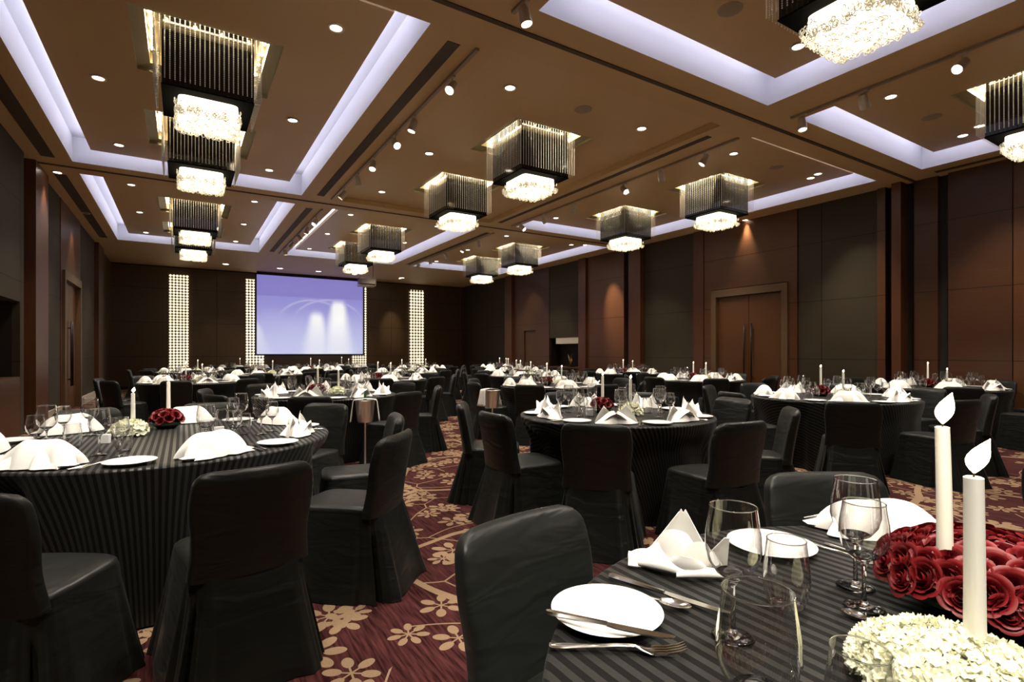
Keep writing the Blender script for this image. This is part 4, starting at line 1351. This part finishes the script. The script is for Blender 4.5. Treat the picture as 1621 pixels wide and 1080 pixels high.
cut_between('fork', (0.565, 0.784), (0.761, 0.639), 'dinner fork lying in front of the nearest bread plate')
cut_between('spoon', (0.797, 0.921), (0.899, 0.737), 'soup spoon lying behind the nearest bread plate', L=.218)
cut_between('knife', (0.868, 0.958), (0.948, 0.684), 'dinner knife lying between spoon and peaked napkin', L=.242)
cut_between('fork', (1.50, .83), (1.475, .64), 'dinner fork lying by the second napkin, nearest table')
cut_between('knife', (1.53, .80), (1.505, .60), 'dinner knife lying by the second napkin, nearest table', L=.242)
cut_between('spoon', (1.14, .42), (1.165, .575), 'dessert spoon between roses and white flowers, nearest table')
red = red_arrangement(True, .205, .112, 21); red.location = (1.455, .42, .75)
tag(red, 'large dome of red roses on the nearest table', group='table flowers')
white = white_arrangement(True, .135, .068, 8); white.location = (1.035, .345, .75)
tag(white, 'dome of creamy white petals around a candle on the nearest table', group='table flowers')
candle(1.352, .462, .775, .360, .0152, .0128, -.006, .066, .0165, .020, -32, 'tall white taper rising from the red roses on the nearest table', 'candles on the nearest table', 1.0)
candle(1.080, .330, .80, .290, .0150, .0132, -.002, .056, .015, .026, -32, 'white taper rising from the white flowers on the nearest table', 'candles on the nearest table', 1.0)

# ------------------------------------------------------------------ ice bucket stands with white cloths
def bucket_stand(x, y, rot, label):
    r = empty('ice_bucket_stand', (x, y, 0), rot, label=label, cat='ice bucket', group='ice bucket stands')
    bm = bmesh.new(); lathe(bm, [(0, 0), (.13, 0), (.13, .012), (.02, .03), (.011, .05), (.011, .52), (.02, .53), (0, .53)], 20); finish('pole', bm, 'silver', r, True, angle=50)
    bm = bmesh.new(); lathe(bm, [(0, .53), (.075, .53), (.085, .55), (.105, .76), (.112, .77), (.108, .775), (.100, .76), (.08, .56), (0, .555)], 24); finish('bucket', bm, 'silver', r, True, angle=50)
    bm = bmesh.new()
    def drape(u, v):
        # folded napkin over the rim, hanging on both sides
        s = lerp(-1, 1, u); wid = .045 + .05 * abs(s) ** 2
        t_ = abs(s)
        if t_ < .45: y_, z_ = s / .45 * .125, .782 + .012 * cos(s / .45 * pi / 2)
        else: y_, z_ = (.125 + .05 * (t_ - .45)) * (1 if s > 0 else -1), .782 - (t_ - .45) * .42
        x_ = lerp(-wid, wid, v) + .008 * sin(9 * v) * t_
        return (x_ + .06, y_ + .008 * sin(12 * v) * t_, z_)
    solid_sheets(bm, [(drape, 24, 8)], .003)
    c_ = finish('cloth', bm, 'napkin', r, True); c_.rotation_euler = (0, 0, pi / 2)
    return r
bucket_stand(1.70, 5.80, 2.86, 'ice bucket stand with white cloth between first-row and second-row left tables')
bucket_stand(3.67, 6.43, .2, 'ice bucket stand with white cloth before the second-row middle table')
bucket_stand(10.75, 7.5, .4, 'ice bucket stand with white cloth by the double door')
for (x, y, lab) in ((1.70, 5.80, 'green bottle standing in the ice bucket nearest the left table'),):
    bm = bmesh.new(); lathe(bm, [(0, 0), (.036, 0), (.037, .02), (.037, .17), (.015, .22), (.0135, .29), (0, .29)], 18)
    tag(finish('bottle', bm, 'bottle', None, True, loc=(x + .011, y + .037, .565)), lab, 'bottle')

# ------------------------------------------------------------------ track heads aimed at the tables
def tk(key, dz=.75): t = TABLES[key]; return (t['x'], t['y'], dz)
heads = [
    (2.62, 5.52, 'F', 'closest head'), (2.62, 6.73, 'F', 'second head'), (2.62, 7.44, 'J', 'third head'), (2.62, 8.5, 'I', 'fourth head'), (2.62, 9.4, 'J', 'fifth head'), (2.62, 10.4, 'I', 'sixth head'),
]
ordn = ('first', 'second', 'third', 'fourth', 'fifth', 'sixth', 'seventh')
plan = [
    (2.62, 'left', 'second', [(5.52, 'B'), (6.73, 'F'), (7.44, 'C'), (8.5, 'F'), (9.4, 'J'), (10.4, 'I')]),
    (2.62, 'left', 'third', [(12.9, 'I'), (13.9, 'N'), (14.9, 'O'), (16.0, 'Q'), (17.2, 'R')]),
    (2.62, 'left', 'nearest', [(4.0, 'C'), (2.4, 'B'), (1.2, 'A')]),
    (7.0, 'right', 'nearest', [(3.95, 'D'), (3.2, 'E'), (2.25, 'C'), (.6, 'D')]),
    (7.0, 'right', 'second', [(5.5, 'G'), (6.4, 'H'), (7.3, 'D'), (8.8, 'K'), (9.9, 'L'), (10.8, 'H')]),
    (7.0, 'right', 'third', [(13.0, 'P'), (14.0, 'O'), (15.2, 'U'), (16.4, 'S'), (17.5, 'W')]),
]
for x, side, row, hs in plan:
    for k, (y, key) in enumerate(hs):
        t = TABLES[key]
        track_head(x, y, (t['x'], t['y'], .75), '%s spotlight on the %s track of the %s ceiling row' % (ordn[k], side, row))

# round ceiling speakers
for k, (x, y, zz, lab) in enumerate(((4.6, 5.58, ZC + .10, 'second-row middle bay'), (4.54, 3.27, ZP, 'nearest-row middle bay'), (9.05, 3.25, ZP, 'nearest-row right bay'), (9.1, 5.6, ZP, 'second-row right bay'))):
    bm = bmesh.new(); lathe(bm, [(0, -.006), (.11, -.006), (.12, -.003), (.12, 0), (0, 0)], 28)
    tag(finish('ceiling_speaker', bm, 'track_grey', None, True, loc=(x, y, zz)), 'round flat speaker grille in the ' + lab, 'speaker', 'ceiling speakers')
